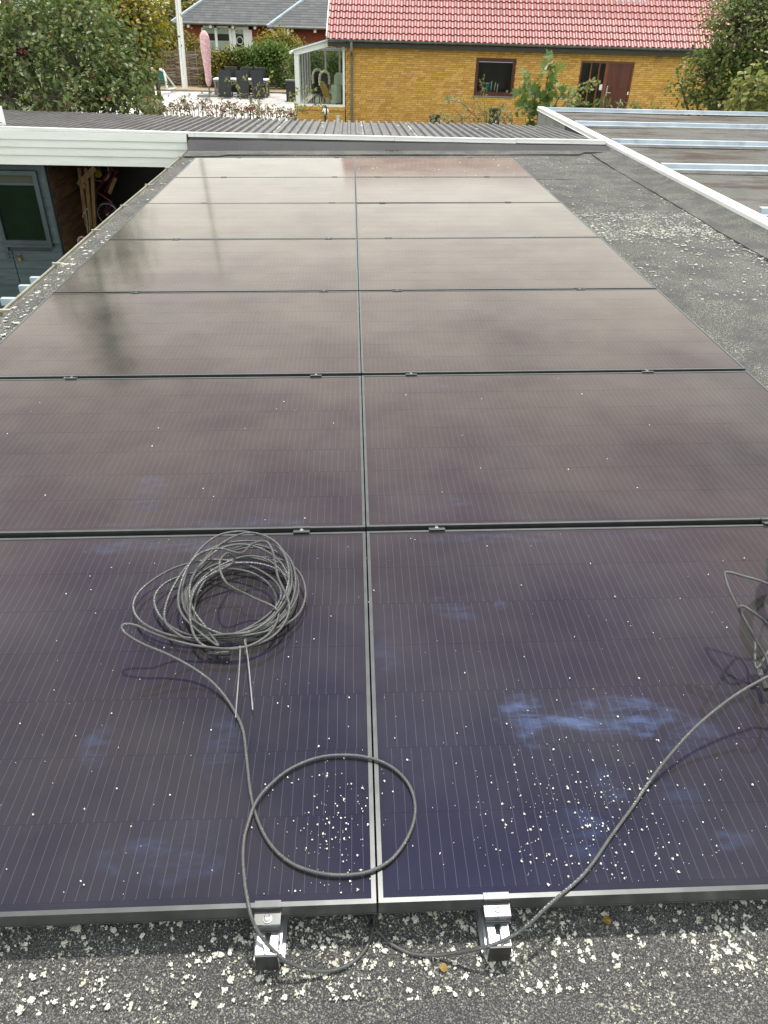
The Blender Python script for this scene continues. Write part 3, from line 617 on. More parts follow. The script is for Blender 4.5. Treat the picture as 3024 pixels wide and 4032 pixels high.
# a loop that springs up at the top right, then one that folds into the ring
for px, py, h in ((470, 1395, .030), (395, 1330, .04), (388, 1270, .06), (420, 1205, .08), (470, 1185, .10), (520, 1195, .11), (545, 1175, .125), (575, 1170, .135), (590, 1195, .12), (600, 1245, .085), (625, 1310, .045), (600, 1365, .03), (540, 1395, .03),
               (440, 1395, .034), (410, 1330, .045), (430, 1260, .05), (505, 1215, .075), (492, 1195, .115), (474, 1217, .135), (490, 1260, .115), (545, 1290, .06), (600, 1320, .035), (580, 1370, .035), (520, 1400, .034)):
    ctrl.append(pan(px, py, h))
# tail: a side loop on the left, then the run towards the camera with its big curl
TAIL = ((440, 1397, .036), (380, 1385, .048), (330, 1368, .085), (296, 1352, .105), (272, 1348, .112), (263, 1355, .110), (273, 1370, .102), (310, 1392, .082), (365, 1415, .056), (420, 1445, .030), (465, 1480, .014), (500, 1525, .004), (524, 1575, .0035), (533, 1640, .0035), (541, 1710, .0035),
        (556, 1770, .0035), (585, 1825, .0035), (630, 1865, .0035), (690, 1886, .0042), (750, 1890, .0042), (805, 1880, .0042), (850, 1852, .004), (884, 1802, .004), (897, 1750, .004), (886, 1700, .004), (852, 1661, .004), (802, 1638, .0042), (742, 1631, .0042), (682, 1638, .004), (622, 1664, .0045),
        (575, 1704, .008), (551, 1737, .0105), (537, 1775, .008), (528, 1810, .004), (525, 1850, .0035), (528, 1900, .0035), (535, 1945, .004), (543, 1980, .000), (556, 2010, -.012), (580, 2042, -.030), (612, 2072, -.050), (650, 2090, -.070), (690, 2098, -.085), (735, 2092, -.094), (775, 2068, -.096), (797, 2035, -.096), (805, 2003, -.096))
for px, py, h in TAIL: ctrl.append(pan(px, py, h))
ctrl += [(-0.003, 0.06, -.096), (-0.03, 0.20, -.095)]
cable_obj(catmull(ctrl, 7), t)
# connector plug at the coil's lower edge
b = MB(); p = pan(447, 1412, .012); q = pan(497, 1411, .012); d = q - p
b.tube([p, p + d * .30], .0030, 10); b.tube([p + d * .28, p + d * .32, p + d * .52, p + d * .55], [.0034, .0055, .0055, .0045], 10); b.tube([p + d * .55, p + d * .60], .0078, 12); b.tube([p + d * .60, p + d * .66], .0062, 12); b.tube([p + d * .66, p + d * .95, p + d], [.0074, .0070, .0045], 12)
b.bar(p + d * .05 + Vector((0, .005, 0)), p + d * .38 + Vector((0, .0055, 0)), .002, .004)
b.build('connector', M['black_plastic'], t, smooth='auto')
tp = pan(530, 1378, .040)
for k, (a, c) in enumerate((((530, 1384), (546, 1533)), ((519, 1398), (509, 1550)))):
    a0 = pan(*a, .036); a1 = pan(*c, .010 if k == 0 else .020)
    tie_strap([a0, a0.lerp(a1, .35) + Vector((0.002, 0, .006)), a0.lerp(a1, .7) + Vector((0.001, 0, .004)), a1], t)
    b = MB(); b.bar(a0 + Vector((0, .003, 0)), a0 + Vector((0, -.004, 0)), .0055, .004); b.build('zip_tie_head', M['tie'], t)
b = MB(); ring = [(tp.x + 0.001 * math.sin(a), tp.y - .012 + 0.018 * math.cos(a), 0.022 + 0.022 * math.sin(a)) for a in [2 * PI * i / 16 for i in range(16)]]
for i in range(16): b.bar(ring[i], ring[(i + 1) % 16], .0028, .0014, up=(1, 0, 0))
b.build('zip_tie', M['tie'], t)
# second coil, half out of the frame on the right
t2 = thing('cable_coil', 'second cable coil cut off by the right picture edge above a long tail', 'cable', (1.08, .75, 0), roof=True)
ctrl = []; c0 = Vector((1.20, .73, 0))
for i in range(11):
    ra, rb, ox = rng.uniform(.145, .175), rng.uniform(.15, .20), rng.uniform(-.012, .012); tilt = R(rng.uniform(26, 36))
    for k in range(12):
        a = PI * 1.25 + 2 * PI * k / 12; u = ra * math.cos(a) + ox; v_ = rb * math.sin(a)
        ctrl.append((c0.x + u * math.cos(tilt) , c0.y + v_ + rng.uniform(-.004, .004), 0.010 + (0.62 * ra) * math.sin(tilt) * (1 - math.cos(a)) * .9 + i * .0036 + rng.uniform(-.003, .003)))
for px, py, h in ((1640, 1440, .05), (1630, 1380, .07), (1612, 1345, .09), (1597, 1318, .165), (1604, 1309, .18), (1630, 1325, .175), (1665, 1355, .12), (1720, 1420, .12), (1740, 1380, .13), (1720, 1300, .14), (1660, 1262, .19), (1600, 1243, .195), (1572, 1236, .195), (1566, 1243, .19), (1580, 1285, .17), (1615, 1350, .13), (1650, 1410, .08), (1700, 1470, .05)):
    ctrl.append(pan(px, py, h))
ctrl += [(1.24, .66, .04), (1.27, .74, .06), (1.22, .82, .09), (1.12, .80, .11)]
for px, py, h in ((1720, 1425, .13), (1655, 1463, .120), (1600, 1494, .104), (1550, 1530, .084), (1500, 1573, .062), (1455, 1622, .040), (1422, 1662, .022), (1395, 1700, .009), (1370, 1738, .0045), (1345, 1772, .004), (1316, 1812, .0035), (1285, 1858, .0035), (1255, 1895, .0035), (1215, 1930, .0035), (1180, 1960, .003), (1150, 1990, -.010), (1118, 2015, -.025), (1080, 2035, -.0345), (1040, 2048, -.045), (990, 2057, -.070), (940, 2063, -.088), (890, 2060, -.095), (850, 2042, -.096), (826, 2020, -.096), (812, 1998, -.096)):
    ctrl.append(pan(px, py, h))
ctrl += [(0.012, 0.07, -.096), (0.06, 0.25, -.095)]
cable_obj(catmull(ctrl, 7), t2)
b = MB(); p = pan(1634, 1432, .03); q = pan(1652, 1480, .03); d = q - p
b.tube([p, p + d * .3], .0066, 10); b.tube([p + d * .3, p + d * .9], .0052, 10); b.tube([p + d * .9, p + d * 1.2], .007, 10); b.build('connector', M['black_plastic'], t2, smooth='auto')
b = MB(); b.tube([p + d * .34, p + d * .62], .0062, 10); b.build('connector_ring', M['tie'], t2, smooth='auto')
# cable tie joining both tails at the seam
b = MB(); p = pan(803, 2003, -.094); b.tube(catmull([pan(790, 1978, -.09), pan(798, 1992, -.094), p], 4), .0035, 8); b.bar(p + Vector((-.006, 0, .004)), p + Vector((.008, .002, .005)), .006, .005)
o = b.build('cable_joint', M['black_plastic'], None, roof=True, org=p); tag(o, 'short black cable end tied where both tails slip under the panel seam', 'cable')
# ================================================================ CLAPBOARD FASCIA + OPEN STORE BEHIND
cb_ = thing('clapboard_fascia', 'pale grey green clapboard fascia of four wide boards left of the roof', 'cladding', (-3.3, 9.33, -0.15))
rows = [(0.030, -0.052), (-0.043, -0.137), (-0.128, -0.226), (-0.217, -0.335)]
for k, (zt, zb) in enumerate(rows):
    cuts = [(-5.6, -2.045)] if k in (0, 3) else ([(-5.6, -2.16), (-2.1585, -2.045)] if k == 1 else [(-5.6, -2.15), (-2.1485, -2.045)])
    for xa, xb in cuts:
        b = MB(); lo, hi = 9.322, 9.338
        b.prism([(lo - .004, zb), (hi, zt), (hi + .012, zt), (lo + .012, zb)], 'x', xa, xb); b.build('board', M['clap'], cb_)
b = MB(); b.box((-5.6, 9.36, -0.335), (-2.03, 9.40, 0.03)); b.build('backing', M['fascia'], cb_)
# shed wall (plane Y = 9.5) with window
sh = thing('garden_shed', 'dark blue grey boarded shed with a window and padlocked door', 'shed', (-4.4, 9.5, GZ))
zz = -0.30; k = 0
while zz > GZ:
    hgt = 0.118
    for xa, xb in ((-6.2, -4.565), (-4.553, -3.925)):
        if zz - hgt < -0.44 and zz > -1.33 and xb > -4.1:
            b = MB()
            segs = [(-4.025, xb + (0.012 if k % 2 else 0))] 
            for sa, sb in segs: b.prism([(9.488, zz - hgt), (9.5, zz), (9.515, zz), (9.506, zz - hgt)], 'x', sa, sb)
            b.build('board', M['shed'], sh)
        elif zz - hgt < -0.44 and zz > -1.33: pass
        else:
            b = MB(); b.prism([(9.488, zz - hgt), (9.5, zz), (9.515, zz), (9.506, zz - hgt)], 'x', xa, xb + (0.012 if xb > -4.1 and k % 2 else 0)); b.build('board', M['shed'], sh)
    if zz - hgt < -0.44 and zz > -1.33:
        b = MB(); b.prism([(9.488, zz - hgt), (9.5, zz), (9.515, zz), (9.506, zz - hgt)], 'x', -6.2, -4.60); b.build('board', M['shed'], sh)
    zz -= hgt - 0.006; k += 1
b = MB(); b.box((-6.2, 9.516, GZ), (-3.90, 9.56, -0.2)); b.build('wall_backing', M['shed_dark'], sh)
b = MB(); b.box((-3.925, 9.492, GZ), (-3.895, 9.58, -0.3)); b.build('corner_board', M['shed_dark'], sh)
wn = thing('w', None, None); bpy.data.objects.remove(wn)
b = MB(); zt, zb, xl, xr = -0.43, -1.32, -4.62, -3.995
for a, c in (((xl, 9.44, zt - .05), (xr, 9.52, zt)), ((xl, 9.44, zb), (xr, 9.52, zb + .045)), ((xr - .055, 9.44, zb + .045), (xr, 9.52, zt - .05)), ((xl, 9.44, zb + .045), (xl + .04, 9.52, zt - .05)), ((xl + .04, 9.455, -0.600), (xr - .055, 9.51, -0.572))): b.box(a, c)
wf = b.build('window', M['shed_dark'], sh)
b = MB(); b.box((xl + .04, 9.478, zb + .045), (xr - .055, 9.484, -0.600)); b.build('pane', M['glass_green'], wf)
b = MB(); b.box((xl + .04, 9.478, -0.572), (xr - .055, 9.484, zt - .05)); b.build('pane', M['glass_grey'], wf)
b = MB(); b.box((xl - .02, 9.40, zb - .03), (xr + .015, 9.52, zb)); b.build('sill', M['shed_dark'], wf)
b = MB(); z = at(40, 552, 9.48).z; x = at(40, 552, 9.48).x
b.box((x - .14, 9.470, z - .014), (x + .02, 9.478, z + .014)); b.box((x - .16, 9.466, z - .03), (x - .12, 9.477, z + .03)); b.build('hasp', M['shed_dark'], sh)
b = MB(); b.box((x - .005, 9.455, z - .065), (x + .032, 9.477, z - .02)); b.tube(catmull([(x + .002, 9.466, z - .02), (x + .004, 9.466, z + .012), (x + .014, 9.466, z + .02), (x + .024, 9.466, z + .012), (x + .026, 9.466, z - .02)], 4), .004, 6); o = b.build('padlock', M['brass'], None, org=(x, 9.46, z)); tag(o, 'small brass padlock hanging on the blue grey shed door', 'padlock')
# store interior
st = thing('open_store', 'dark open store with brown plank wall under the clapboard fascia', 'store', (-3, 11, GZ))
z = -0.2; k = 0
while z > GZ:
    b = MB(); b.box((-3.93, 9.585, z - .155), (-3.895 + .004 * (k % 2), 12.4, z)); b.build('plank', M['plank'], st); z -= .16; k += 1
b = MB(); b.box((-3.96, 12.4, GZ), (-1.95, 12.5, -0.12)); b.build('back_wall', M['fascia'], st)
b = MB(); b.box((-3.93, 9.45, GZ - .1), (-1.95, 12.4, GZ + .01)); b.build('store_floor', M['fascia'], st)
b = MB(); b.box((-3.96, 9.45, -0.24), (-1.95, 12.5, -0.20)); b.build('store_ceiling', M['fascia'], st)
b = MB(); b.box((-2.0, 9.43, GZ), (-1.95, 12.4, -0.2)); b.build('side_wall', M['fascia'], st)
tf = thing('timber_frame', 'pale timber posts with a diagonal brace leaning in the dark store', 'timber', tuple(at(190, 505, 10.6)))
for (a, c, wd) in (((172, 362), (190, 505), .05), ((186, 362), (197, 490), .05), ((200, 370), (207, 520), .045)):
    b = MB(); b.bar(at(*a, 10.55), at(*c, 10.6), wd, .06, up=(0, 1, 0)); b.build('post', M['timber'], tf)
b = MB(); b.bar(at(205, 362, 10.5), at(173, 395, 10.5), .07, .03, up=(0, 1, 0)); b.build('brace', M['timber'], tf)
b = MB(); b.bar(at(168, 392, 10.52), at(185, 404, 10.52), .06, .05, up=(0, 1, 0)); b.build('bracket', M['timber'], tf)
b = MB(); b.tube(catmull([at(183, 462, 10.4), at(187, 452, 10.36), at(191, 455, 10.38), at(194, 500, 10.4), at(197, 560, 10.4)], 6), .007, 6); b.tube(catmull([at(178, 470, 10.4), at(182, 458, 10.38), at(187, 470, 10.38), at(191, 520, 10.4), at(192, 580, 10.4)], 6), .007, 6)
o = b.build('hose', M['rope'], None, smooth=True, org=at(190, 500, 10.4)); tag(o, 'pale hose looped over the timber posts in the dark store', 'hose')
# bicycle
bi = thing('bicycle', 'small maroon bicycle with white rimmed wheels parked in the dark store', 'bicycle', tuple(at(230, 450, 11.2)))
def wheel(c, r, name):
    wv = MB(); pts_ = [(c.x + r * math.cos(a), c.y, c.z + r * math.sin(a)) for a in [2 * PI * i / 28 for i in range(28)]]
    wv.tube(pts_, .018, 6, closed=True); ty = wv.build(name, M['black_plastic'], bi, smooth=True)
    rm = MB(); rm.tube([(c.x + (r - .024) * math.cos(a), c.y, c.z + (r - .024) * math.sin(a)) for a in [2 * PI * i / 28 for i in range(28)]], .009, 6, closed=True); rm.build('rim', M['rim'], ty, smooth=True)
    sp = MB()
    for i in range(12): sp.tube([c, (c.x + (r - .02) * math.cos(i * PI / 6), c.y, c.z + (r - .02) * math.sin(i * PI / 6))], .0015, 4)
    sp.tube([c + Vector((0, -.04, 0)), c + Vector((0, .04, 0))], .018, 8); sp.build('spokes', M['rim'], ty)
YB = 11.0
wheel(at(233, 462, YB), .17, 'wheel'); wheel(at(213, 368, YB), .17, 'wheel')
fr = MB()
for a, c, r in (((208, 413), (240, 365), .017), ((240, 365), (254, 372), .013), ((208, 413), (242, 437), .015), ((242, 437), (228, 458), .010), ((252, 370), (226, 415), .012), ((208, 413), (205, 460), .011), ((240, 365), (243, 358), .013)):
    fr.tube([at(*a, YB), at(*c, YB)], r, 8)
fr.build('frame', M['maroon'], bi, smooth='auto')
b = MB(); c = at(206, 416, YB - .03); b.tube([c, c + Vector((0, .02, 0))], .05, 14); b.tube([c + Vector((0, -.03, 0)), c + Vector((-.06, -.03, -.10))], .008, 6); b.build('crank', M['steel'], bi, smooth='auto')
b = MB(); b.bar(at(250, 384, YB - .02), at(236, 418, YB - .02), .05, .025, up=(0, 1, 0)); b.build('saddle_bag', M['timber'], bi)
b = MB(); c = at(212, 374, YB - .06); b.lathe([(0.055, 0), (0.055, .03)], c, 14)
o = b.build('toy_wheel', M['yellow'], None, org=c); tag(o, 'round yellow plastic wheel hanging above the bicycle', 'toy wheel'); o.rotation_euler = (R(90), 0, 0)
tw = thing('toy_wheel', 'small pink spoked wheel at the edge of the gutter in the store', 'toy wheel', tuple(at(178, 522, 10.0)))
c = at(178, 522, 10.0); b = MB(); b.tube([(c.x + .062 * math.cos(a), c.y, c.z + .062 * math.sin(a)) for a in [2 * PI * i / 24 for i in range(24)]], .014, 8, closed=True); b.build('tyre', M['pink'], tw, smooth=True)
b = MB()
for i in range(5): a = i * 2 * PI / 5; b.bar(c, c + Vector((.058 * math.cos(a), 0, .058 * math.sin(a))), .02, .01, up=(0, 1, 0))
b.build('spokes', M['pink2'], tw)
# pale stepped sheet-metal roof below the gutter
lo = thing('lean_to_roof', 'pale blue sheet metal roof with raised seams below the gutter', 'roof', tuple(at(20, 660, 6.0)))
def atz(px, py, z): v = ray(px, py); return CAM + v * ((z - CAM.z) / v.z)
zL = -1.25; q1 = atz(68, 608, zL); q2 = atz(50, 626, zL); q3 = atz(24, 654, zL); xl_ = q2.x
for xq, yq in ((q1.x + .03, q1.y), (q2.x, q2.y), (q3.x - .06, q3.y), (q3.x - .08, q3.y - .75)):
    b = MB(); b.box((xq - .03, yq - .03, zL - .02), (-2.0, yq + .03, zL + .05)); b.build('seam', M['palewhite'], lo)
b = MB(); b.add([(xl_ - .1, q3.y - 1.6, zL), (-2.0, q3.y - 1.6, zL), (-2.0, q1.y, zL), (xl_ + .12, q1.y, zL)], [(0, 1, 2, 3)]); b.add([(xl_ - .1, q3.y - 1.6, zL - .06), (-2.0, q3.y - 1.6, zL - .06), (-2.0, q1.y, zL - .06), (xl_ + .12, q1.y, zL - .06)], [(3, 2, 1, 0)]); b.build('roof_sheet', M['palewhite'], lo)
for yq in (q1.y - .1, q3.y - 1.5):
    MB().box((xl_ + .02, yq - .035, GZ - .03), (xl_ + .09, yq + .035, zL - .06)).build('post', M['timber'], lo)
# ================================================================ CORRUGATED ROOF
cr_ = thing('corrugated_roof', 'grey weathered corrugated roof of the shed beyond the white trim', 'roof', (-1, 11, 0.0))
def corr_sheet(xa, n, pitch):
    b = MB(); prof = []
    for i in range(n):
        x = xa + i * pitch; prof += [(x, 0), (x + .55 * pitch, 0), (x + .64 * pitch, .030), (x + .92 * pitch, .030)]
    prof.append((xa + n * pitch, 0)); ny_ = 4; v = []
    for x, h in prof:
        yf = 12.15 - 0.20 * min(0, x + 0.5) * 0.75
        for j in range(ny_ + 1):
            y = 9.47 + (yf - 9.47) * j / ny_; v.append((x, y, 0.006 - 0.046 * (y - 9.47) + h - (0.012 if x > 2.5 else 0)))
    f = [(i * (ny_ + 1) + j, (i + 1) * (ny_ + 1) + j, (i + 1) * (ny_ + 1) + j + 1, i * (ny_ + 1) + j + 1) for i in range(len(prof) - 1) for j in range(ny_)]
    b.add(v, f); return b
pit = 0.113; x = -8.4; k = 0
while x < 3.1:
    n = 7 if x + 7 * pit < 3.17 else max(1, int((3.17 - x) / pit)); b = corr_sheet(x, n, pit); o = b.build('sheet', M['corr'], cr_, fix=False)
    if k % 2: o.location.z += .003
    x += n * pit; k += 1
b = MB(); b.box((-8.4, 12.0, GZ), (3.15, 12.1, -0.16)); b.build('rear_wall', M['fascia'], cr_)
for x in (-1.02, -0.33, 1.6): # screws and bits along the laps
    for j in range(9):
        y = 9.6 + j * .27; b = MB(); 
dbr = MB()
for i in range(70):
    x = rng.uniform(-5.5, 3.0); y = rng.uniform(9.6, 11.9); s_ = rng.uniform(.008, .028); z = 0.012 - 0.046 * (y - 9.47)
    dbr.box((x - s_, y - s_ * .5, z), (x + s_, y + s_ * .5, z + .006), rot=Matrix.Rotation(rng.uniform(0, 3), 3, 'Z'))
for xl in (-1.02, 0.12, 0.80):
    for j in range(16):
        y = 9.55 + j * .155 + rng.uniform(-.03, .03); z = 0.034 - 0.046 * (y - 9.47); e_ = rng.uniform(.006, .022); dbr.box((xl - e_ * .6, y - e_, z), (xl + e_ * .5, y + e_, z + .004), rot=Matrix.Rotation(rng.uniform(-.5, .5), 3, 'Z'))
o = dbr.build('roof_debris', M['crumb'], cr_); o['kind'] = 'stuff'
# white slatted box at the far left end of the trim
p = at(4, 270, 9.55); vt = thing('slatted_vent', 'white slatted vent frame standing at the left end of the trim', 'vent', (p.x, 9.55, p.z))
b = MB(); x1_ = at(8, 250, 9.55).x; zt = at(4, 229, 9.55).z
b.box((x1_ - .035, 9.53, p.z), (x1_, 9.56, zt)); b.box((x1_ - .6, 9.53, zt - .03), (x1_ - .0355, 9.56, zt)); b.box((x1_ - .6, 9.53, p.z), (x1_ - .0355, 9.56, p.z + .02)); b.build('frame', M['white_clean'], vt)
for i in range(9):
    z = p.z + .03 + (zt - p.z - .06) * i / 9; b = MB(); b.box((x1_ - .6, 9.54, z), (x1_ - .0355, 9.55, z + .016)); b.build('slat', M['white_clean'], vt)
b = MB(); b.box((x1_ - .6, 9.552, p.z + .02), (x1_ - .0355, 9.558, zt - .03)); b.build('backing', M['black_plastic'], vt)
# ================================================================ NEIGHBOUR'S ROOF ON THE RIGHT
nb = thing('neighbour_roof', None, None, (7, 8, 0), kind='structure')
b = MB(); nx, ny = 40, 60; v = []
for j in range(ny + 1):
    for i in range(nx + 1):
        x = 3.30 + 9 * i / nx; y = 1.5 + 11.95 * j / ny; v.append((x, y, -0.035 + .006 * math.sin(x * 1.7 + y) + .005 * math.sin(y * 2.3)))
b.add(v, [(j * (nx + 1) + i, j * (nx + 1) + i + 1, (j + 1) * (nx + 1) + i + 1, (j + 1) * (nx + 1) + i) for j in range(ny) for i in range(nx)]); b.build('felt_surface', M['felt_brown'], nb, smooth=True, fix=False)
RAILS = [(5.72, 3.42), (7.88, 3.34), (9.72, 3.34), (11.60, 3.34), (13.45, 3.22)]
for k, (y, xs_) in enumerate(RAILS):
    lens = [xs_, xs_ + 1.05, xs_ + 3.2, xs_ + 5.6, 12.3]
    for i in range(4):
        b = MB(); xa, xb = lens[i] + .0015, lens[i + 1]
        b.prism([(y - .012, -.03), (y - .004, .026), (y + .05, .029), (y + .05, .025), (y + .002, .022), (y - .006, -.03)], 'x', xa, xb)
        b.prism([(y - .075, -.024), (y - .012, -.020), (y - .012, -.016), (y - .075, -.020)], 'x', xa, xb)
        rl = b.build('steel_rail', M['galv'], nb)
        for q in range(2):
            s_ = MB(); xx = xa + (xb - xa) * (.3 + .4 * q); s_.lathe([(.007, 0), (.007, .004), (.003, .006)], (xx, y + .02, .029), 8); s_.build('screw', M['steel'], rl)
    if y < 13:
        b = MB(); v = []; n = 40
        for i in range(n + 1):
            x = xs_ - .1 + 9 * i / n; e = .012 * math.sin(x * 4 + k); v += [(x, y - .24 + e, -.026), (x, y - .015, -.02), (x, y - .24 + e, -.045)]
        f = []
        for i in range(n): f += [(3 * i, 3 * i + 1, 3 * i + 4, 3 * i + 3), (3 * i + 2, 3 * i, 3 * i + 3, 3 * i + 5)]
        b.add(v, f); b.build('felt_lap', M['felt'], nb)
b = MB()
nbp = thing('white_parapet_trim', 'white metal edge trim running along the parapet between the two flat roofs', 'parapet', (3.22, 7, 0.0))
b = MB(); n = 50; v = []
for i in range(n + 1):
    y = -2.6 + 16.1 * i / n; zt = 0.028
    v += [(2.93 if y < 9.3 else 3.185, y, (-0.1 + T * 2.93 + .006) if y < 9.3 else GZ), (3.10 if y < 9.3 else 3.186, y, -0.02 if y < 9.3 else -.3), (3.19, y, zt - .02), (3.30, y, zt - .02), (3.36, y, -.04)]
b.add(v, [(5 * i + k, 5 * i + k + 1, 5 * i + 6 + k, 5 * i + 5 + k) for i in range(n) for k in range(4)]); b.build('felt_upstand', M['felt'], nbp)
cuts = [-2.6, 1.1, 3.3, 5.0, 6.65, 8.15, 9.25, 11.3, 13.5]
for ya, yb_ in zip(cuts[:-1], cuts[1:]):
    b = MB(); yy0, yy1 = ya + .001, yb_ - .001
    b.prism([(3.168, -.012), (3.168, .030), (3.178, .040), (3.285, .036), (3.30, .016), (3.295, .016), (3.278, .030), (3.182, .033), (3.174, .028), (3.174, -.012)], 'y', yy0, yy1)
    b.prism([(3.160, -.018), (3.168, -.008), (3.174, -.010), (3.166, -.020)], 'y', yy0, yy1)
    b.build('edge_trim', M['white'], nbp)
b = MB(); b.box((3.19, 9.44, GZ), (3.23, 13.44, 0.0)); b.build('side_wall', M['fascia'], nbp)
b = MB(); b.box((3.184, 11.55, -0.6), (3.1895, 13.42, 0.004)); b.build('wall_panel', M['conc'], nbp)
b = MB(); b.box((3.23, 13.42, GZ), (12.3, 13.5, -0.06)); b.build('end_wall', M['conc'], nbp)
# ================================================================ GARDEN GROUND
gnd = MB().add([(-300, -60, GZ - .03), (300, -60, GZ - .03), (300, 500, GZ - .03), (-300, 500, GZ - .03)], [(0, 1, 2, 3)]).build('garden_ground', M['grass']); gnd['kind'] = 'structure'
gb = MB().add([(-12, 42.3, GZ - .02), (-2, 42.6, GZ - .02), (-2, 46, GZ - .02), (-12, 46, GZ - .02)], [(0, 1, 2, 3)]).build('gravel_bed', M['soil']); gb['kind'] = 'structure'
pt = thing('patio', None, None, (-6, 36, GZ), kind='structure')
MB().box((-10.6, 31.0, GZ - .06), (-2.25, 42.4, GZ - .012)).build('patio_bed', M['mortar'], pt)
pm = MB().box((-.245, -.245, -.03), (.245, .245, 0)).mesh('paver', M['paver'])
mt = []
for j in range(22):
    for i in range(17):
        x = -10.5 + .5 * i + (.25 if j % 2 else 0); y = 31.4 + .5 * j
        if x < -2.4: mt.append(Matrix.Translation((x + 6, y - 36, rng.uniform(-.002, .004))))
pieces('paver', pm, mt, pt, 'far_pavers', key=lambda a: a.translation.y)
ed = MB().box((-10.6, 42.4, GZ - .05), (-2.3, 42.48, GZ + .05)).build('patio_edging', M['conc'], pt)
# ================================================================ YELLOW HOUSE
TH = 0.0624; wd_ = Vector((math.cos(TH), -math.sin(TH), 0)); wn_ = Vector((math.sin(TH), math.cos(TH), 0))
HO = Vector((0, 31, 0))
hs = thing('yellow_house', 'yellow brick house with glazed red pantile roof', 'house', HO, rz=-TH)
ORG[hs.name] = Vector((0, 0, 0))            # house coordinates: x along the wall, y into the house, z up
UL, UR = -0.22, 16.5; ZT = 0.34
OP = [(4.60, 6.07, -1.21, -0.005), (8.45, 10.42, -2.1, -0.005)]      # window and door openings
b = MB(); ZB = GZ
def wall_rect(xa, xb, za, zb): b.box((xa, 0.012, za), (xb, 0.30, zb))
wall_rect(UL, OP[0][0], ZB, ZT); wall_rect(OP[0][1], OP[1][0], ZB, ZT); wall_rect(OP[1][1], UR, ZB, ZT)
for o_ in OP: wall_rect(o_[0], o_[1], o_[3], ZT); wall_rect(o_[0], o_[1], ZB, o_[2])
wl = b.build('wall', M['mortar'], hs)
BM = MB().box((-.114, 0, -.0275), (.114, .03, .0275)).mesh('brick', M['brick']); mt = []
half = MB().box((-.054, 0, -.0275), (.054, .03, .0275)).mesh('brick', M['brick'])
mh = []; c = 0; z = ZT - .035
while z > ZB:
    off = [0, .12, .06, .18][c % 4] if c % 2 == 0 else [0, .12, .18, .06][c % 4]; x = UL + .02 + (off - .24)
    while x < UR:
        xa, xb = max(x, UL), min(x + .228, UR); dep = rng.uniform(-.003, .004)
        blocks = [(xa, xb)]
        for o_ in OP:
            if o_[2] - .02 < z < o_[3] + .02:
                nb_ = []
                for p, q in blocks:
                    if q <= o_[0] or p >= o_[1]: nb_.append((p, q))
                    else:
                        if p < o_[0] - .03: nb_.append((p, o_[0]))
                        if q > o_[1] + .03: nb_.append((o_[1], q))
                blocks = nb_
        for p, q in blocks:
            if q - p > .03: mt.append(Matrix.Translation(((p + q) / 2, dep, z)) @ Matrix.Diagonal(((q - p) / .228, 1, 1, 1)))
        x += .24
    z -= .0667; c += 1
# the bricks in clear view: upper wall between the downpipe and the window first
pieces('brick', BM, mt, wl, 'far_bricks', key=lambda a: abs(a.translation.x - 2.3) * .6 + abs(a.translation.z + .7))
# gutter, fascia, downpipe
b = MB(); b.box((UL - .62, -.33, .235), (UR, -.30, .37)); b.box((UL - .62, -.30, .30), (UR, .02, .315)); b.build('fascia_board', M['fascia'], hs)
b = MB(); n = 14; v = []; f = []
for xx in (UL - .60, UR):
    for i in range(n + 1): a = PI + PI * i / n; v.append((xx, -.40 + .065 * math.cos(a), .455 + .065 * math.sin(a)))
f = [(i, i + 1, n + 2 + i, n + 1 + i) for i in range(n)]; b.add(v, f); b.tube([(UL - .6, -.466, .457), (UR, -.466, .457)], .010, 6)
b.add([(UL - .6, -.40 + .065 * math.cos(PI + PI * i / n), .455 + .065 * math.sin(PI + PI * i / n)) for i in range(n + 1)], [tuple(range(n + 1))])
hg = b.build('gutter', M['zinc'], hs, smooth='auto')
x = UL - .45
while x < UR:
    b = MB(); b.tube([(x, -.40 + .068 * math.cos(PI + PI * i / 8), .455 + .068 * math.sin(PI + PI * i / 8)) for i in range(9)], .008, 4); b.build('gutter_strap', M['galv'], hg); x += .62
b = MB(); b.tube(catmull([(0.02, -.40, .42), (0.02, -.40, .20), (0.02, -.34, .05), (0.02, -.10, -.02), (0.02, -.06, -.15), (0.02, -.06, GZ + .2), (0.05, -.10, GZ)], 6), .042, 10); b.tube([(0.02, -.40, .40), (.02, -.40, .10)], .052, 10)
for z in (-.45, -1.72): b.tube([(0.02, -.06, z), (.02, -.06, z - .05)], .05, 10)
b.build('downpipe', M['zinc'], hs, smooth='auto')
# pantiles
def tile_mesh():
    b = MB(); W_, L_ = .208, .365; pr = []
    for i in range(11):
        t_ = i / 10; pr.append((t_ * W_ - .004 + (0.012 * t_), .042 * (math.cos(2 * PI * (t_ - .12)) * .5 + .5) ** 1.3 + .006))
    v = []
    for q, (y, dz) in enumerate(((0, .034), (L_, .0))):
        v += [(x, y, z + dz) for x, z in pr]
    v += [(x, 0.004, z + .034 - .026) for x, z in pr]
    n = 11; f = [(i, i + 1, n + i + 1, n + i) for i in range(n - 1)] + [(2 * n + i, 2 * n + i + 1, i + 1, i) for i in range(n - 1)] + [(0, n, 2 * n), (n - 1, 3 * n - 1, 2 * n - 1)]
    b.add(v, f); return b.mesh('roof_tile', M['tile'], smooth='auto', fix=False)
TM = tile_mesh(); PHI = R(38); rows_ = 22; x0t = UL - .62
rf = thing('x', None, None); bpy.data.objects.remove(rf)
b = MB(); s_, c_ = math.sin(PHI), math.cos(PHI); Lr = rows_ * .335
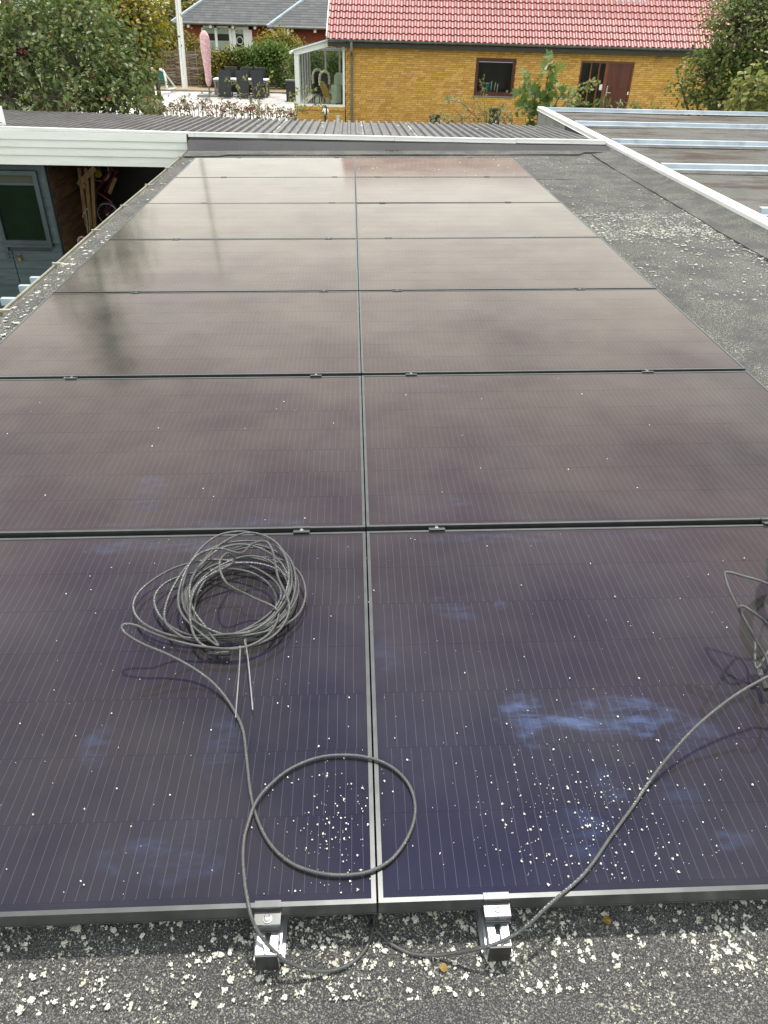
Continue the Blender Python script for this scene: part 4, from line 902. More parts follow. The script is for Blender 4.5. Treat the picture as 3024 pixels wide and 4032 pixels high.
b.add([(x0t, -.38, .46), (UR, -.38, .46), (UR, -.38 + Lr * c_, .46 + Lr * s_), (x0t, -.38 + Lr * c_, .46 + Lr * s_)], [(0, 1, 2, 3)])
b.add([(x0t, -.38 + Lr * c_, .46 + Lr * s_), (UR, -.38 + Lr * c_, .46 + Lr * s_), (UR, -.38 + 2 * Lr * c_, .46), (x0t, -.38 + 2 * Lr * c_, .46)], [(0, 1, 2, 3)])
rb_ = b.build('roof', M['tile'], hs)
mt = []
for j in range(rows_):
    for i in range(int((UR - x0t) / .208)):
        d = .335 * j - .045
        mt.append(Matrix.Translation((x0t + .208 * i + rng.uniform(-.002, .002), -.38 + d * c_ - .01 * s_, .46 + d * s_ + .012)) @ Matrix.Rotation(PHI + rng.uniform(-.006, .006), 4, 'X'))
pieces('roof_tile', TM, mt, rb_, 'upper_roof_tiles', key=lambda a: a.translation.z * 3 + abs(a.translation.x - 5) * .1)
b = MB(); b.tube([(x0t, -.38 + Lr * c_, .49 + Lr * s_), (UR, -.38 + Lr * c_, .49 + Lr * s_)], .11, 10); b.build('ridge_tiles', M['tile'], hs)
b = MB(); b.bar((x0t - .03, -.42, .50), (x0t - .03, -.38 + Lr * c_, .50 + Lr * s_), .03, .16, up=(0, -s_, c_)); b.build('verge_board', M['white_clean'], hs)
p = at(1292, -14, 33); 
b = MB(); yy = 1.30; zz = .46 + (yy + .38) * math.tan(PHI) + .09; b.box((9.55, yy - .05, zz + .0), (10.75, yy + .28, zz + .05), rot=Matrix.Rotation(PHI, 3, 'X')); b.build('roof_vent', M['leadfl'], hs)
b = MB(); b.prism([(.012, -2.25), (.012, .46), (-.38 + Lr * c_, .44 + Lr * s_), (-.38 + 2 * Lr * c_, .46), (-.38 + 2 * Lr * c_, -2.25)], 'x', UL + .002, UL + .25); b.build('gable_wall', M['mortar'], hs)
b = MB(); b.box((UL + .3, 4.5, ZB), (UR, 4.6, ZT)); b.box((UL + .3, .35, ZB - .05), (UR, 4.5, ZB)); b.box((UL + .3, .35, ZT - .02), (UR, 4.5, ZT)); b.box((7.3, .35, ZB), (7.4, 4.5, ZT - .02)); b.box((UR - .1, .3, ZB), (UR, 4.5, ZT - .02)); b.build('room', M['room'], hs)
# window
xa, xb, za, zb = OP[0]
b = MB()
for a, q in (((xa, .03, zb - .07), (xb, .10, zb)), ((xa, .03, za), (xb, .10, za + .08)), ((xa, .03, za + .08), (xa + .075, .10, zb - .07)), ((xb - .075, .03, za + .08), (xb, .10, zb - .07))): b.box(a, q)
for a, q in (((xa + .075, .045, zb - .105), (xb - .075, .085, zb - .07)), ((xa + .075, .045, za + .08), (xb - .075, .085, za + .115)), ((xa + .075, .045, za + .115), (xa + .11, .085, zb - .105)), ((xb - .11, .045, za + .115), (xb - .075, .085, zb - .105))): b.box(a, q)
wf = b.build('window', M['mahog'], hs)
MB().box((xa + .11, .063, za + .115), (xb - .11, .067, zb - .105)).build('pane', M['glass'], wf)
MB().box((xa - .02, -.03, za - .04), (xb + .02, .09, za - .002)).build('sill', M['conc'], wf)
MB().box((xa + .11, .058, zb - .13), (xb - .11, .0625, zb - .108)).build('pane_bead', M['galv'], wf)
MB().box((xa, .11, za - .02), (xb, .45, za + .06)).build('inner_sill', M['room'], wf)
def hw(x, y, z): return HO + wd_ * x + wn_ * y + Vector((0, 0, z))
cdl = thing('candle_holder', 'five white candles standing in the brown framed window', 'candles', hw(5.25, .3, za + .06), rz=-TH); ORG[cdl.name] = Vector((0, 0, 0))
MB().box((-.3, -.05, 0), (.35, .05, .03)).build('tray', M['black_plastic'], cdl)
for k, (x, z0, dx_) in enumerate(((-.22, .05, 0), (-.08, .09, .04), (0.02, .14, .0), (.14, .10, .03), (.24, .05, .02))):
    b = MB(); b.tube([(x, 0, .03), (x, 0, z0)], .006, 6); b.tube([(x, 0, z0), (x + dx_, 0, z0 + .27)], .017, 8); b.build('candle', M['candle'], cdl, smooth='auto')
b = MB(); b.lathe([(.10, 0), (.16, .15), (.17, .30), (.14, .34)], (0, 0, 0), 14); o = b.build('pot', M['teal'], None, smooth='auto'); o.location = hw(5.12, .38, za + .06); tag(o, 'teal ceramic pot behind the candles in the window', 'pot')
b = MB(); b.lathe([(.05, 0), (.05, .13)], (0, 0, 0), 10); o = b.build('cup', M['candle'], None); o.location = hw(5.86, .2, za + .06); tag(o, 'small white cup in the right corner of the brown window', 'cup')
b = MB(); b.ball((0, 0, .07), (.16, .08, .08), 10); o = b.build('bowl', M['black_plastic'], None, smooth=True); o.location = hw(4.86, .3, za + .06); tag(o, 'dark bowl in the left corner of the brown window', 'bowl')
# door with side lights
xa, xb, za, zb = OP[1]; xm = 9.44
b = MB()
for a, q in (((xa, .03, zb - .06), (xb, .14, zb)), ((xa, .03, za), (xa + .06, .14, zb - .06)), ((xm - .06, .03, za), (xm + .06, .14, zb - .06)), ((xb - .05, .03, za), (xb, .14, zb - .06)), ((xa + .38, .05, za), (xa + .43, .12, zb - .06)), ((xa + .69, .05, za), (xa + .74, .12, zb - .06))): b.box(a, q)
df = b.build('door_frame', M['mahog2'], hs)
for p, q in ((xa + .06, xa + .38), (xa + .43, xa + .69), (xa + .74, xm - .06)): MB().box((p, .08, za), (q, .086, zb - .06)).build('side_light', M['glass'], df)
MB().box((xm + .06, .075, za), (xb - .05, .12, zb - .06)).build('door_leaf', M['mahog'], df)
dl = thing('x', None, None); bpy.data.objects.remove(dl)
for k in range(5):
    p = xm + .065 + (xb - .05 - xm - .07) * k / 5; q = xm + .06 + (xb - .05 - xm - .06) * (k + 1) / 5
    for z0, z1 in ((za, -0.86), (-.853, zb - .065)): MB().box((p, .062, z0), (q, .0745, z1)).build('door_board', M['mahog'], df)
b = MB(); b.box((xm + .10, .045, -1.10), (xm + .15, .061, -.82)); b.tube([(xm + .125, .05, -1.0), (xm + .125, .0, -1.0), (xm + .27, .0, -1.005)], .014, 8); b.ball((xm + .125, .04, -.80), .025, 8); b.build('door_handle', M['steel'], df)
MB().box((xm - .17, .05, -.92), (xm - .06, .079, -.74)).build('door_bell', M['white_clean'], df)
MB().box((xb - .08, .05, -1.05), (xb - .03, .029, -.95)).build('hinge_cap', M['white_clean'], df)
MB().box((7.13, -.06, -.31), (7.24, -.002, -.19)).build('wall_box', M['white_clean'], hs)
b = MB(); b.tube([(11.27, -.005, .15), (11.27, -.10, .16), (11.32, -.16, .20)], .018, 8); b.ball((11.22, -.10, .13), (.05, .05, .04), 8); b.ball((11.33, -.17, .20), (.04, .05, .04), 8); b.build('wall_lamp', M['galv'], hs)
# ================================================================ SUNROOM
su = thing('sunroom', 'white framed glass sunroom with low brick base against the house end', 'sunroom', HO, rz=-TH); ORG[su.name] = Vector((0, 0, 0))
SL, SR, SB, SD = -2.12, -0.25, -1.72, 4.6       # left, right, base top, depth
zl, zr_ = 0.0, 0.40
b = MB(); b.box((SL, .012, GZ), (SR, .11, SB - .13)); base = b.build('brick_base', M['mortar'], su)
z = SB - .165; c = 0; mt = []
while z > GZ:
    x = SL + (0 if c % 2 else -.12)
    while x < SR:
        p, q = max(x, SL), min(x + .228, SR)
        if q - p > .03: mt.append(Matrix.Translation(((p + q) / 2, rng.uniform(-.003, .003), z)) @ Matrix.Diagonal(((q - p) / .228, 1, 1, 1)))
        x += .24
    z -= .0667; c += 1
pieces('brick', BM, mt, base, 'far_bricks')
rl_ = MB().box((-.0275, 0, -.114), (.0275, .14, .0)).mesh('sill_brick', M['brick'])
x = SL - .02
while x < SR: inst('sill_brick', rl_, su, (x + .03, -.035, SB - .005), (R(-4), 0, 0)); x += .066
def fr_bar(pts_, w1, d1, name='frame_bar', y=.06):
    b = MB(); b.bar((pts_[0][0], y, pts_[0][1]), (pts_[1][0], y, pts_[1][1]), d1, w1, up=(0, 0, 1) if abs(pts_[0][0] - pts_[1][0]) > .1 else (1, 0, 0)); return b.build(name, M['white_clean'], su)
fr_bar(((SL + .085, SB), (SL + .085, zl + .02)), .17, .09); fr_bar(((SR - .04, SB), (SR - .04, zr_ - .05)), .075, .09); fr_bar(((SL + .175, SB + .035), (SR - .08, SB + .035)), .08, .085)
fr_bar(((SL, zl + .0), (SR, zr_ + .06)), .20, .10, 'roof_rail', .04); 
MB().add([(SL + .17, .06, SB + .075), (SR - .078, .06, SB + .075), (SR - .078, .06, zr_ - .02), (SL + .17, .06, zl - .04)], [(0, 1, 2, 3)]).build('glass_pane', M['glass'], su)
# lean-to roof, ribs run down the slope
b = MB(); b.add([(SL - .07, -.10, zl + .05), (SR + .0, -.10, zr_ + .17), (SR, SD, zr_ + .17), (SL - .07, SD, zl + .05)], [(0, 1, 2, 3)]); b.add([(SL - .07, -.10, zl + .03), (SR + .0, -.10, zr_ + .15), (SR, SD, zr_ + .15), (SL - .07, SD, zl + .03)], [(3, 2, 1, 0)]); sr = b.build('roof_sheet', M['polycarb'], su)
for k in range(16):
    y = -.05 + SD * k / 16; b = MB(); b.bar((SL - .07, y, zl + .065), (SR, y, zr_ + .185), .06 if k == 0 else .03, .03); b.build('glazing_bar', M['white_clean'] if k == 0 else M['galv'], sr)
b = MB(); b.tube([(SL - .12, -.1, zl + .0), (SL - .12, SD, zl + .0)], .05, 10); b.build('gutter', M['white_clean'], su, smooth='auto')
b = MB(); b.bar((SR - .05, -.06, zr_ + .06), (SR + .35, -.06, zr_ - .06 + .06), .04, .05); b.build('corner_trim', M['white_clean'], su)
for k in range(6):   # side glazing towards the garden
    y = .12 + (SD - .2) * k / 5; b = MB(); b.box((SL + .02, y, SB), (SL + .10, y + .09, zl)); b.build('mullion', M['white_clean'], su)
MB().box((SL + .055, .1, SB), (SL + .06, SD, zl)).build('glass_pane', M['glass'], su)
MB().box((SL + .02, .1, SB - .13), (SL + .32, SD, SB + .03)).build('inner_sill', M['white_clean'], su)
MB().box((SL, .112, GZ - .05), (SR, SD, SB - .07)).build('floor', M['floor_in'], su)
b = MB(); b.box((SL, SD, GZ), (SR, SD + .08, SB - .1)); b.box((SL, SD, zl - .1), (SR, SD + .08, zl + .0)); b.build('rear_wall', M['white_clean'], su)
MB().box((SL + .1, SD + .03, SB - .1), (SR, SD + .036, zl - .1)).build('glass_pane', M['glass'], su)
for x in (SL + .7, SL + 1.3): MB().box((x, SD - .01, SB - .1), (x + .07, SD + .09, zl - .1)).build('mullion', M['white_clean'], su)
ZF = SB - .07
def sheep_chair(u, y, label):
    t_ = thing('armchair', label, 'chair', hw(u, y, ZF), rz=-TH + .25, group='sheepskin chairs in the sunroom'); ORG[t_.name] = Vector((0, 0, 0))
    MB().box((-.17, -.05, .32), (.17, .05, 1.08), rot=Matrix.Rotation(R(-10), 3, 'X')).build('backrest', M['black_plastic'], t_)
    MB().box((-.22, -.48, .34), (.22, -.05, .42)).build('seat', M['black_plastic'], t_)
    for sx_ in (-1, 1):
        for yy in (-.5, 0): MB().bar((sx_ * .18, yy * .85, .34), (sx_ * .22, yy, 0), .03, .03).build('leg', M['black_plastic'], t_)
    b = MB(); b.tube(catmull([(-.17, -.06, .66), (-.19, -.05, .85), (-.15, -.10, 1.06), (0, -.12, 1.14), (.15, -.10, 1.06), (.19, -.05, .85), (.18, -.06, .70)], 6), [.05 + .012 * math.sin(i * 1.9) for i in range(37)], 8)
    o = b.build('sheepskin', M['cream'], None, smooth=True); o.location = t_.location; o.rotation_euler = t_.rotation_euler
    tag(o, 'cream sheepskin draped over the back of the %s' % ('nearer black chair' if y < 2 else 'rear black chair'), 'sheepskin', 'sheepskins in the sunroom')
sheep_chair(-1.16, 1.5, 'nearer dark armchair wearing a sheepskin, seen through the sunroom glass')
sheep_chair(-1.52, 2.4, 'rear dark armchair wearing a sheepskin, partly behind the nearer one')
wc = thing('wicker_chair', 'yellow wicker chair with rounded back inside the sunroom', 'chair', hw(-1.0, .75, ZF), rz=-TH + .6); ORG[wc.name] = Vector((0, 0, 0))
b = MB(); b.tube(catmull([(-.02, -.24, .05), (-.02, -.23, .4), (-.16, -.20, .72), (-.20, 0, .84), (-.16, .20, .72), (-.02, .23, .4), (-.02, .24, .05)], 6), .025, 6); b.build('frame', M['wicker'], wc, smooth=True)
b = MB()
for k in range(7): y = -.2 + .4 * k / 6; b.tube([(0, y, .30), (-.17, y * .9, .80 - abs(y) * .45)], .02, 5)
b.build('backrest', M['wicker'], wc); MB().box((-.02, -.24, .28), (.44, .24, .34)).build('seat', M['wicker'], wc)
b = MB(); b.tube([(.42, -.22, .30), (.44, -.22, 0)], .022, 6); b.build('leg', M['wicker'], wc); b = MB(); b.tube([(.42, .22, .30), (.44, .22, 0)], .022, 6); b.build('leg', M['wicker'], wc)
tb = thing('round_table', 'small round table in the sunroom draped with a pale green cloth', 'table', hw(-.62, .7, ZF), rz=-TH); ORG[tb.name] = Vector((0, 0, 0))
MB().tube([(0, 0, 0), (0, 0, .7)], .04, 8).build('leg', M['wicker'], tb); MB().lathe([(.20, .70), (.20, .73)], (0, 0, 0), 24).build('tabletop', M['white_clean'], tb)
b = MB(); v = []; n = 36
for j, (rr_, z) in enumerate(((0.01, .742), (.205, .742), (.215, .70), (.21, .45), (.215, .16))):
    for k in range(n): a = 2 * PI * k / n; q = rr_ * (1 + (.10 * math.sin(a * 7) if j > 2 else 0)); v.append((q * math.cos(a), q * math.sin(a), z - (.10 * max(0, math.sin(a * 2)) if j == 4 else 0)))
b.add(v, [(j * n + k, j * n + (k + 1) % n, (j + 1) * n + (k + 1) % n, (j + 1) * n + k) for j in range(4) for k in range(n)]); o = b.build('tablecloth', M['cloth'], None, smooth=True); o.location = hw(-.62, .7, ZF); tag(o, 'pale green tablecloth hanging over the small sunroom table', 'tablecloth')
pc = thing('dining_chair', 'pale upholstered chair with rounded back beside the draped table', 'chair', hw(-.55, 1.25, ZF), rz=-TH); ORG[pc.name] = Vector((0, 0, 0))
b = MB(); b.prism([(-.22, .4), (-.2, 1.0), (-.12, 1.12), (.12, 1.12), (.2, 1.0), (.22, .4)], 'y', -.03, .03); b.build('backrest', M['cloth'], pc); MB().box((-.22, .0, .4), (.22, .45, .48)).build('seat', M['cloth'], pc)
for sx_ in (-1, 1):
    for yy in (.02, .42): MB().bar((sx_ * .2, yy, .4), (sx_ * .2, yy, 0), .035, .035).build('leg', M['wicker'], pc)
# ================================================================ GARDEN FURNITURE
p = at(400, 193, 43.37)
fp = thing('flagpole', 'tall white flagpole rising behind the patio', 'flagpole', (p.x, p.y, GZ))
b = MB(); b.tube([(p.x, p.y, GZ), (p.x + .22, p.y, 4), (p.x + .50, p.y, 11.5)] , [.15, .125, .07], 14); b.build('pole', M['white_clean'], fp, smooth='auto')
b = MB(); b.ball((p.x + .50, p.y, 11.57), .11, 10); b.build('knob', M['white_clean'], fp, smooth=True)
b = MB(); b.tube([(p.x + .08 - .16, p.y - .12, -.9), (p.x + .40, p.y - .1, 11.3)], .01, 5); b.tube([(p.x + .02, p.y - .17, -1.6), (p.x + .42, p.y - .11, 11.3)], .01, 5); b.build('halyard', M['rope'], fp)
pf = at(452, 208, 40.05)
pa = thing('closed_parasol', 'closed pink patterned garden parasol on a slab base', 'parasol', (pf.x, pf.y, GZ))
p0_ = Vector((pf.x, pf.y, GZ)); p1_ = at(452, 186, 40.05); p2_ = at(440, 66, 40.05)
b = MB(); b.tube([p0_, p1_.lerp(p2_, .05)], .035, 8); b.build('pole', M['zinc'], pa)
b = MB(); ax = p2_ - p1_; P = [p1_ + ax * t_ for t_ in (0, .03, .10, .25, .45, .62, .70, .80, .90, .96, 1.0)]; b.tube(P, [.08, .11, .15, .15, .18, .22, .23, .23, .21, .15, .05], 14)
o = b.build('canopy', M['parasol'], pa, smooth=True)
b = MB(); b.box((pf.x - .5, pf.y - .45, GZ), (pf.x + .5, pf.y + .45, GZ + .09)); b.build('base_slab', M['conc'], pa)
def hb_chair(x, y, face, label):
    t_ = thing('rattan_chair', label, 'chair', (x, y, GZ), 'black rattan chairs round the patio table', rz=0 if face > 0 else PI); ORG[t_.name] = Vector((0, 0, 0))
    b = MB(); b.prism([(-.275, .30), (-.285, 1.16), (.285, 1.16), (.275, .30)], 'y', -.03, .03); o = b.build('backrest', M['rattan'], t_); o.location = (0, 0, 0); o.rotation_euler = (R(-5), 0, 0)
    MB().box((-.27, .02, .32), (.27, .55, .45)).build('seat', M['rattan'], t_)
    MB().box((-.27, -.02, .06), (.27, .02, .36)).build('back_skirt', M['rattan'], t_)
    for sx_ in (-1, 1):
        b = MB(); b.box((sx_ * .30 - .03, .0, .62), (sx_ * .30 + .03, .52, .67)); b.box((sx_ * .30 - .03, .46, .3), (sx_ * .30 + .03, .52, .62)); b.build('armrest', M['rattan'], t_)
        for yy in (-.0, .50):
            lg = MB().box((sx_ * .25 - .025, yy - .025, .03), (sx_ * .25 + .025, yy + .025, .34)).build('leg', M['rattan'], t_); MB().lathe([(.035, 0), (.03, .03)], (sx_ * .25, yy, 0), 8).build('foot', M['white_clean'], lg)
lab = ['left', 'middle', 'right']
for k, px in enumerate((488, 526, 558)):
    q = at(px, 213, 39.2); hb_chair(q.x, 39.25, 1, 'high backed black rattan chair on the near side of the table, %s one' % lab[k])
for k, px in enumerate((501, 534, 562)):
    q = at(px, 195, 41.6); hb_chair(q.x + .05, 41.75, -1, 'high backed black rattan chair on the far side of the table, %s one' % lab[k])
q = at(523, 190, 40.4)
tt = thing('patio_table', 'long white topped garden table between the black chairs', 'table', (q.x, 40.45, GZ)); ORG[tt.name] = Vector((0, 0, 0))
MB().box((-1.30, -.5, .70), (1.30, .5, .74)).build('tabletop', M['white_clean'], tt); MB().box((-1.28, -.48, .62), (1.28, .48, .699)).build('table_frame', M['zinc'], tt)
for sx_ in (-1, 1):
    for sy in (-1, 1): MB().box((sx_ * 1.22 - .05, sy * .42 - .05, 0), (sx_ * 1.22 + .05, sy * .42 + .05, .62)).build('leg', M['zinc'], tt)
q = at(630, 218, 38.7); bx = thing('storage_box', 'black storage box with lid beside the sunroom', 'box', (q.x, 38.7, GZ)); ORG[bx.name] = Vector((0, 0, 0))
MB().box((-.22, -.25, 0), (.35, .35, .80)).build('body', M['rattan'], bx); MB().box((-.25, -.28, .803), (.38, .38, .86)).build('lid', M['dark_metal'], bx)
g0 = at(362, 195, 42.6); go = thing('football_goal', 'small white tube football goal with green net', 'goal', (g0.x, 42.6, GZ))
h = at(364, 150, 42.6).z; b = MB(); b.tube(catmull([(g0.x, 42.6, GZ), (g0.x - .03, 42.6, h - .35), (g0.x - .12, 42.62, h - .06), (g0.x - .45, 42.7, h), (g0.x - 1.6, 42.7, h)], 6), .055, 8); b.tube([(g0.x, 42.6, GZ + .04), (g0.x + .25, 43.5, GZ + .04)], .04, 6); b.tube([(g0.x - .1, 42.62, h - .08), (g0.x + .25, 43.5, GZ + .04)], .04, 6); b.build('goal_frame', M['white_clean'], go, smooth='auto')
b = MB()
for k in range(10):
    t_ = k / 9; b.tube([(g0.x - .1 + .35 * t_, 42.65 + .85 * t_, h - .1 - (h - GZ - .1) * t_), (g0.x - 1.5, 43.0 + .5 * t_, h - .6 - (h - GZ - .8) * t_)], .012, 4)
for k in range(10):
    t_ = k / 9; b.tube([(g0.x - 1.5 * t_, 42.75, h - .15 - .5 * t_), (g0.x + .2 - 1.5 * t_, 43.45, GZ + .3)], .012, 4)
b.bar((g0.x - .15, 42.7, -1.55), (g0.x - .85, 42.8, -1.72), .02, .28); b.build('net', M['green_net'], go)
# lamp post, socket, pots
q = at(703, 241, 29.6); lp = thing('garden_lamp', 'small black garden lamp post with white globe before the sunroom', 'lamp', (q.x, 29.6, GZ))
MB().tube([(q.x, 29.6, GZ), (q.x, 29.6, q.z - .1)], .035, 8).build('post', M['black_plastic'], lp); MB().ball((q.x, 29.6, q.z), .125, 14).build('globe', M['white_clean'], lp, smooth=True)
b = MB(); b.lathe([(.06, .10), (.07, .13), (.03, .20)], (q.x, 29.6, q.z), 12); b.box((q.x + .02, 29.47, q.z - .10), (q.x + .07, 29.50, q.z + .11)); b.build('cap', M['black_plastic'], lp)
q = at(730, 258, 30.2); b = MB(); b.box((q.x - .05, 30.15, GZ), (q.x + .05, 30.25, q.z + .10)); b.box((q.x - .07, 30.13, q.z + .10), (q.x + .07, 30.27, q.z + .13)); o = b.build('garden_socket', M['white'], None, org=(q.x, 30.2, GZ)); tag(o, 'short white garden socket post at the foot of the downpipe', 'socket')
def pot(px, py0, py1, Y, label):
    a = at(px, py0, Y); c_2 = at(px, py1, Y); t_ = thing('plant_pot', label, 'pot', (a.x, Y, GZ), 'black pots before the yellow wall')
    b = MB(); zt_ = a.z; b.lathe([(.10, GZ), (.13, GZ + .3), (.16, zt_ - .08), (.175, zt_ - .07), (.18, zt_), (.16, zt_), (.15, zt_ - .06)], (a.x, Y, 0), 16); b.build('pot_body', M['black_plastic'], t_, smooth='auto'); return t_
pot(940, 249, 265, 24.5, 'black plant pot low before the yellow wall, left one')
pot(1070, 235, 252, 22.0, 'black plant pot among the red leaved shrubs under the window')
# ================================================================ RED HOUSE BEHIND
rh = thing('red_house', 'red brick house with grey slate hip roofs behind the wattle fence', 'house', (-7, 55, GZ)); ORG[rh.name] = Vector((0, 0, 0))
def L(p): return Vector((p.x + 7, p.y - 55, p.z - GZ))
e0 = L(at(371, 48, 54.4)); e1 = L(at(585, 53, 54.4)); zE = (e0.z + e1.z) / 2
wx0 = L(at(398, 60, 55)).x; wx1 = 6.2
MB().box((wx0, 0, 0), (wx1, .3, zE)).build('wall', M['brickred'], rh)
f0 = L(at(578, 57, 53.4)); MB().box((f0.x + .25, -1.1, 0), (14, -.8, f0.z - .0)).build('wall', M['brickred'], rh); MB().box((f0.x + .25, -.8, 0), (f0.x + .55, 0, f0.z)).build('wall', M['brickred'], rh)
MB().box((wx0, .3, 0), (wx0 + .3, 8, zE)).build('wall', M['brickred'], rh)
def slope_tiles(ex0, ex1, ey, ez, slope, nrow, hipL, parent, name):
    """slates on a hip slope facing -y; hipL is x shift per metre of run on the left edge"""
    out = []; s2, c2 = math.sin(slope), math.cos(slope); k = 0
    for j in range(nrow):
        d = .24 * j; xl = ex0 + hipL * d * c2; x = xl + (0 if j % 2 else -.18)
        while x < ex1:
            if x > xl - .05: out.append(Matrix.Translation((x + .18, ey + d * c2, ez + d * s2 + .012)) @ Matrix.Rotation(slope - R(2.5), 4, 'X') @ Matrix.Rotation(rng.uniform(-.012, .012), 4, 'Z'))
            x += .36
    return out
SLM = MB().prism([(-.177, 0), (-.177, .30), (.177, .30), (.177, 0), (.11, -.03), (-.11, -.03)], 'z', -.006, .008).mesh('slate', M['slate'])
sl = R(33); Lm = 6.0
b = MB(); x0_, x1_ = e0.x, wx1 + 3; c2, s2 = math.cos(sl), math.sin(sl)
b.add([(x0_, -.6, zE), (x1_, -.6, zE), (x1_, -.6 + Lm * c2, zE + Lm * s2), (x0_ + Lm * c2 * .98, -.6 + Lm * c2, zE + Lm * s2)], [(0, 1, 2, 3)]); b.add([(x0_, -.6, zE), (x0_ + Lm * c2 * .98, -.6 + Lm * c2, zE + Lm * s2), (x0_, -.6 + Lm * 2, zE)], [(0, 1, 2)])
r1 = b.build('roof', M['slate'], rh)
mt = slope_tiles(x0_, f0.x + 3.5, -.6, zE, sl, 16, .98, r1, 'slate'); pieces('slate', SLM, mt, r1, 'upper_slates', key=lambda a: a.translation.z)
b = MB(); b.bar((x0_, -.6, zE + .03), (x0_ + Lm * c2 * .98, -.6 + Lm * c2, zE + Lm * s2 + .03), .20, .10); b.build('hip_flashing', M['galv'], r1)
b = MB(); fx0 = f0.x; fz = f0.z
b.add([(fx0, -1.75, fz), (14, -1.75, fz), (14, -1.75 + Lm * c2, fz + Lm * s2), (fx0 + Lm * c2 * 1.0, -1.75 + Lm * c2, fz + Lm * s2)], [(0, 1, 2, 3)]); b.add([(fx0, -1.75, fz), (fx0 + Lm * c2, -1.75 + Lm * c2, fz + Lm * s2), (fx0, 3, fz + .3)], [(0, 1, 2)])
r2 = b.build('roof', M['slate'], rh)
mt = slope_tiles(fx0, fx0 + 7.0, -1.75, fz, sl, 14, 1.0, r2, 'slate'); pieces('slate', SLM, mt, r2, 'upper_slates', key=lambda a: a.translation.z)
b = MB(); b.bar((fx0, -1.75, fz + .03), (fx0 + Lm * c2, -1.75 + Lm * c2, fz + Lm * s2 + .03), .20, .10); b.build('hip_flashing', M['galv'], r2)
for xa, xb, y, z in ((x0_, f0.x + .3, -.66, zE), (fx0, 14, -1.81, fz)):
    b = MB(); b.tube([(xa, y, z - .03), (xb, y, z - .03)], .07, 8); b.build('gutter', M['zinc'], rh)
x = wx0 + .35
while x < f0.x: MB().box((x - .07, -.55, zE - .26), (x + .07, 0, zE - .10)).build('rafter_end', M['white_clean'], rh); x += 1.38
for x in (f0.x + 1.5, f0.x + 2.9, f0.x + 4.3): MB().box((x - .07, -1.7, fz - .26), (x + .07, -1.1, fz - .10)).build('rafter_end', M['white_clean'], rh)
b = MB(); b.tube([(f0.x + 1.05, -1.8, fz - .05), (f0.x + 1.0, -1.3, fz - .6), (f0.x + 1.0, -1.2, .2)], .06, 8); b.tube([(f0.x + 1.25, -1.7, fz - .05), (f0.x + 1.25, -1.7, fz - .5)], .08, 8); b.build('downpipe', M['white_clean'], rh)
b = MB(); b.bar((f0.x + .3, -1.1, fz - .55), (f0.x + .3, -1.7, fz - .12), .1, .1); b.bar((f0.x + .1, -1.5, fz - .12), (f0.x + .6, -1.5, fz - .45), .08, .12); b.build('eave_bracket', M['white_clean'], rh)
a = L(at(434, 55, 55)); c = L(at(501, 110, 55)); d_ = L(at(547, 110, 55))
b = MB(); z1 = a.z; z0 = .9
for p, q in (((a.x, z1 - .1), (c.x + .08, z1)), ((a.x, z0), (c.x + .08, z0 + .1)), ((a.x, z0), (a.x + .11, z1)), ((c.x - .1, z0), (c.x + .08, z1)), (((a.x + c.x) / 2 - .09, z0), ((a.x + c.x) / 2 + .07, z1))): b.box((p[0], -.05, p[1]), (q[0], .02, q[1]))
w2 = b.build('window', M['white_clean'], rh); xm2 = (a.x + c.x) / 2
for p, q in ((a.x + .11, xm2 - .09), (xm2 + .07, c.x - .1)):
    MB().box((p, -.03, z0 + .1), (q, -.027, z1 - .1)).build('pane', M['glass'], w2); MB().box((p, -.018, z1 - .42), (q, -.014, z1 - .1)).build('blind', M['clap'], w2); MB().box((p, -.010, z0 + .1), (q, -.006, z1 - .1)).build('dark_room_plate', M['fascia'], w2)  # dark plate stands in for the unlit room behind the glass
    MB().box((p, -.018, z0 + .1), (q, -.014, z0 + .9)).build('curtain', M['white_clean'], w2)
b = MB()
for p, q in (((c.x + .1, z1 - .16), (d_.x, z1)), ((c.x + .1, 0), (c.x + .32, z1)), ((d_.x - .2, 0), (d_.x, z1)), ((d_.x - .55, .0), (d_.x - .2, z1 - .16))): b.box((p[0], -.06, p[1]), (q[0], .02, q[1]))
w3 = b.build('door', M['white_clean'], rh); MB().box((c.x + .32, -.03, .2), (d_.x - .55, -.02, z1 - .16)).build('pane', M['glass'], w3); MB().box((c.x + .32, -.012, .2), (d_.x - .55, -.008, z1 - .16)).build('dark_room_plate', M['fascia'], w3)  # dark plate behind the door pane imitates the shade indoors
MB().box((c.x + .32, -.018, z1 - .40), (d_.x - .55, -.014, z1 - .16)).build('blind', M['cloth'], w3)
b = MB(); cc_ = (c.x + d_.x) / 2 - .12; b.tube([(cc_ + .2 * math.cos(t_), -.07, z1 - .75 + .2 * math.sin(t_)) for t_ in [2 * PI * i / 20 for i in range(20)]], .03, 6, closed=True); b.lathe([(.17, 0), (.17, .01)], (0, 0, 0), 4); b.build('door_wreath', M['clap'], w3)
MB().box((wx0 + .3, 3.0, 0), (f0.x, 3.1, zE)).build('room', M['room'], rh)
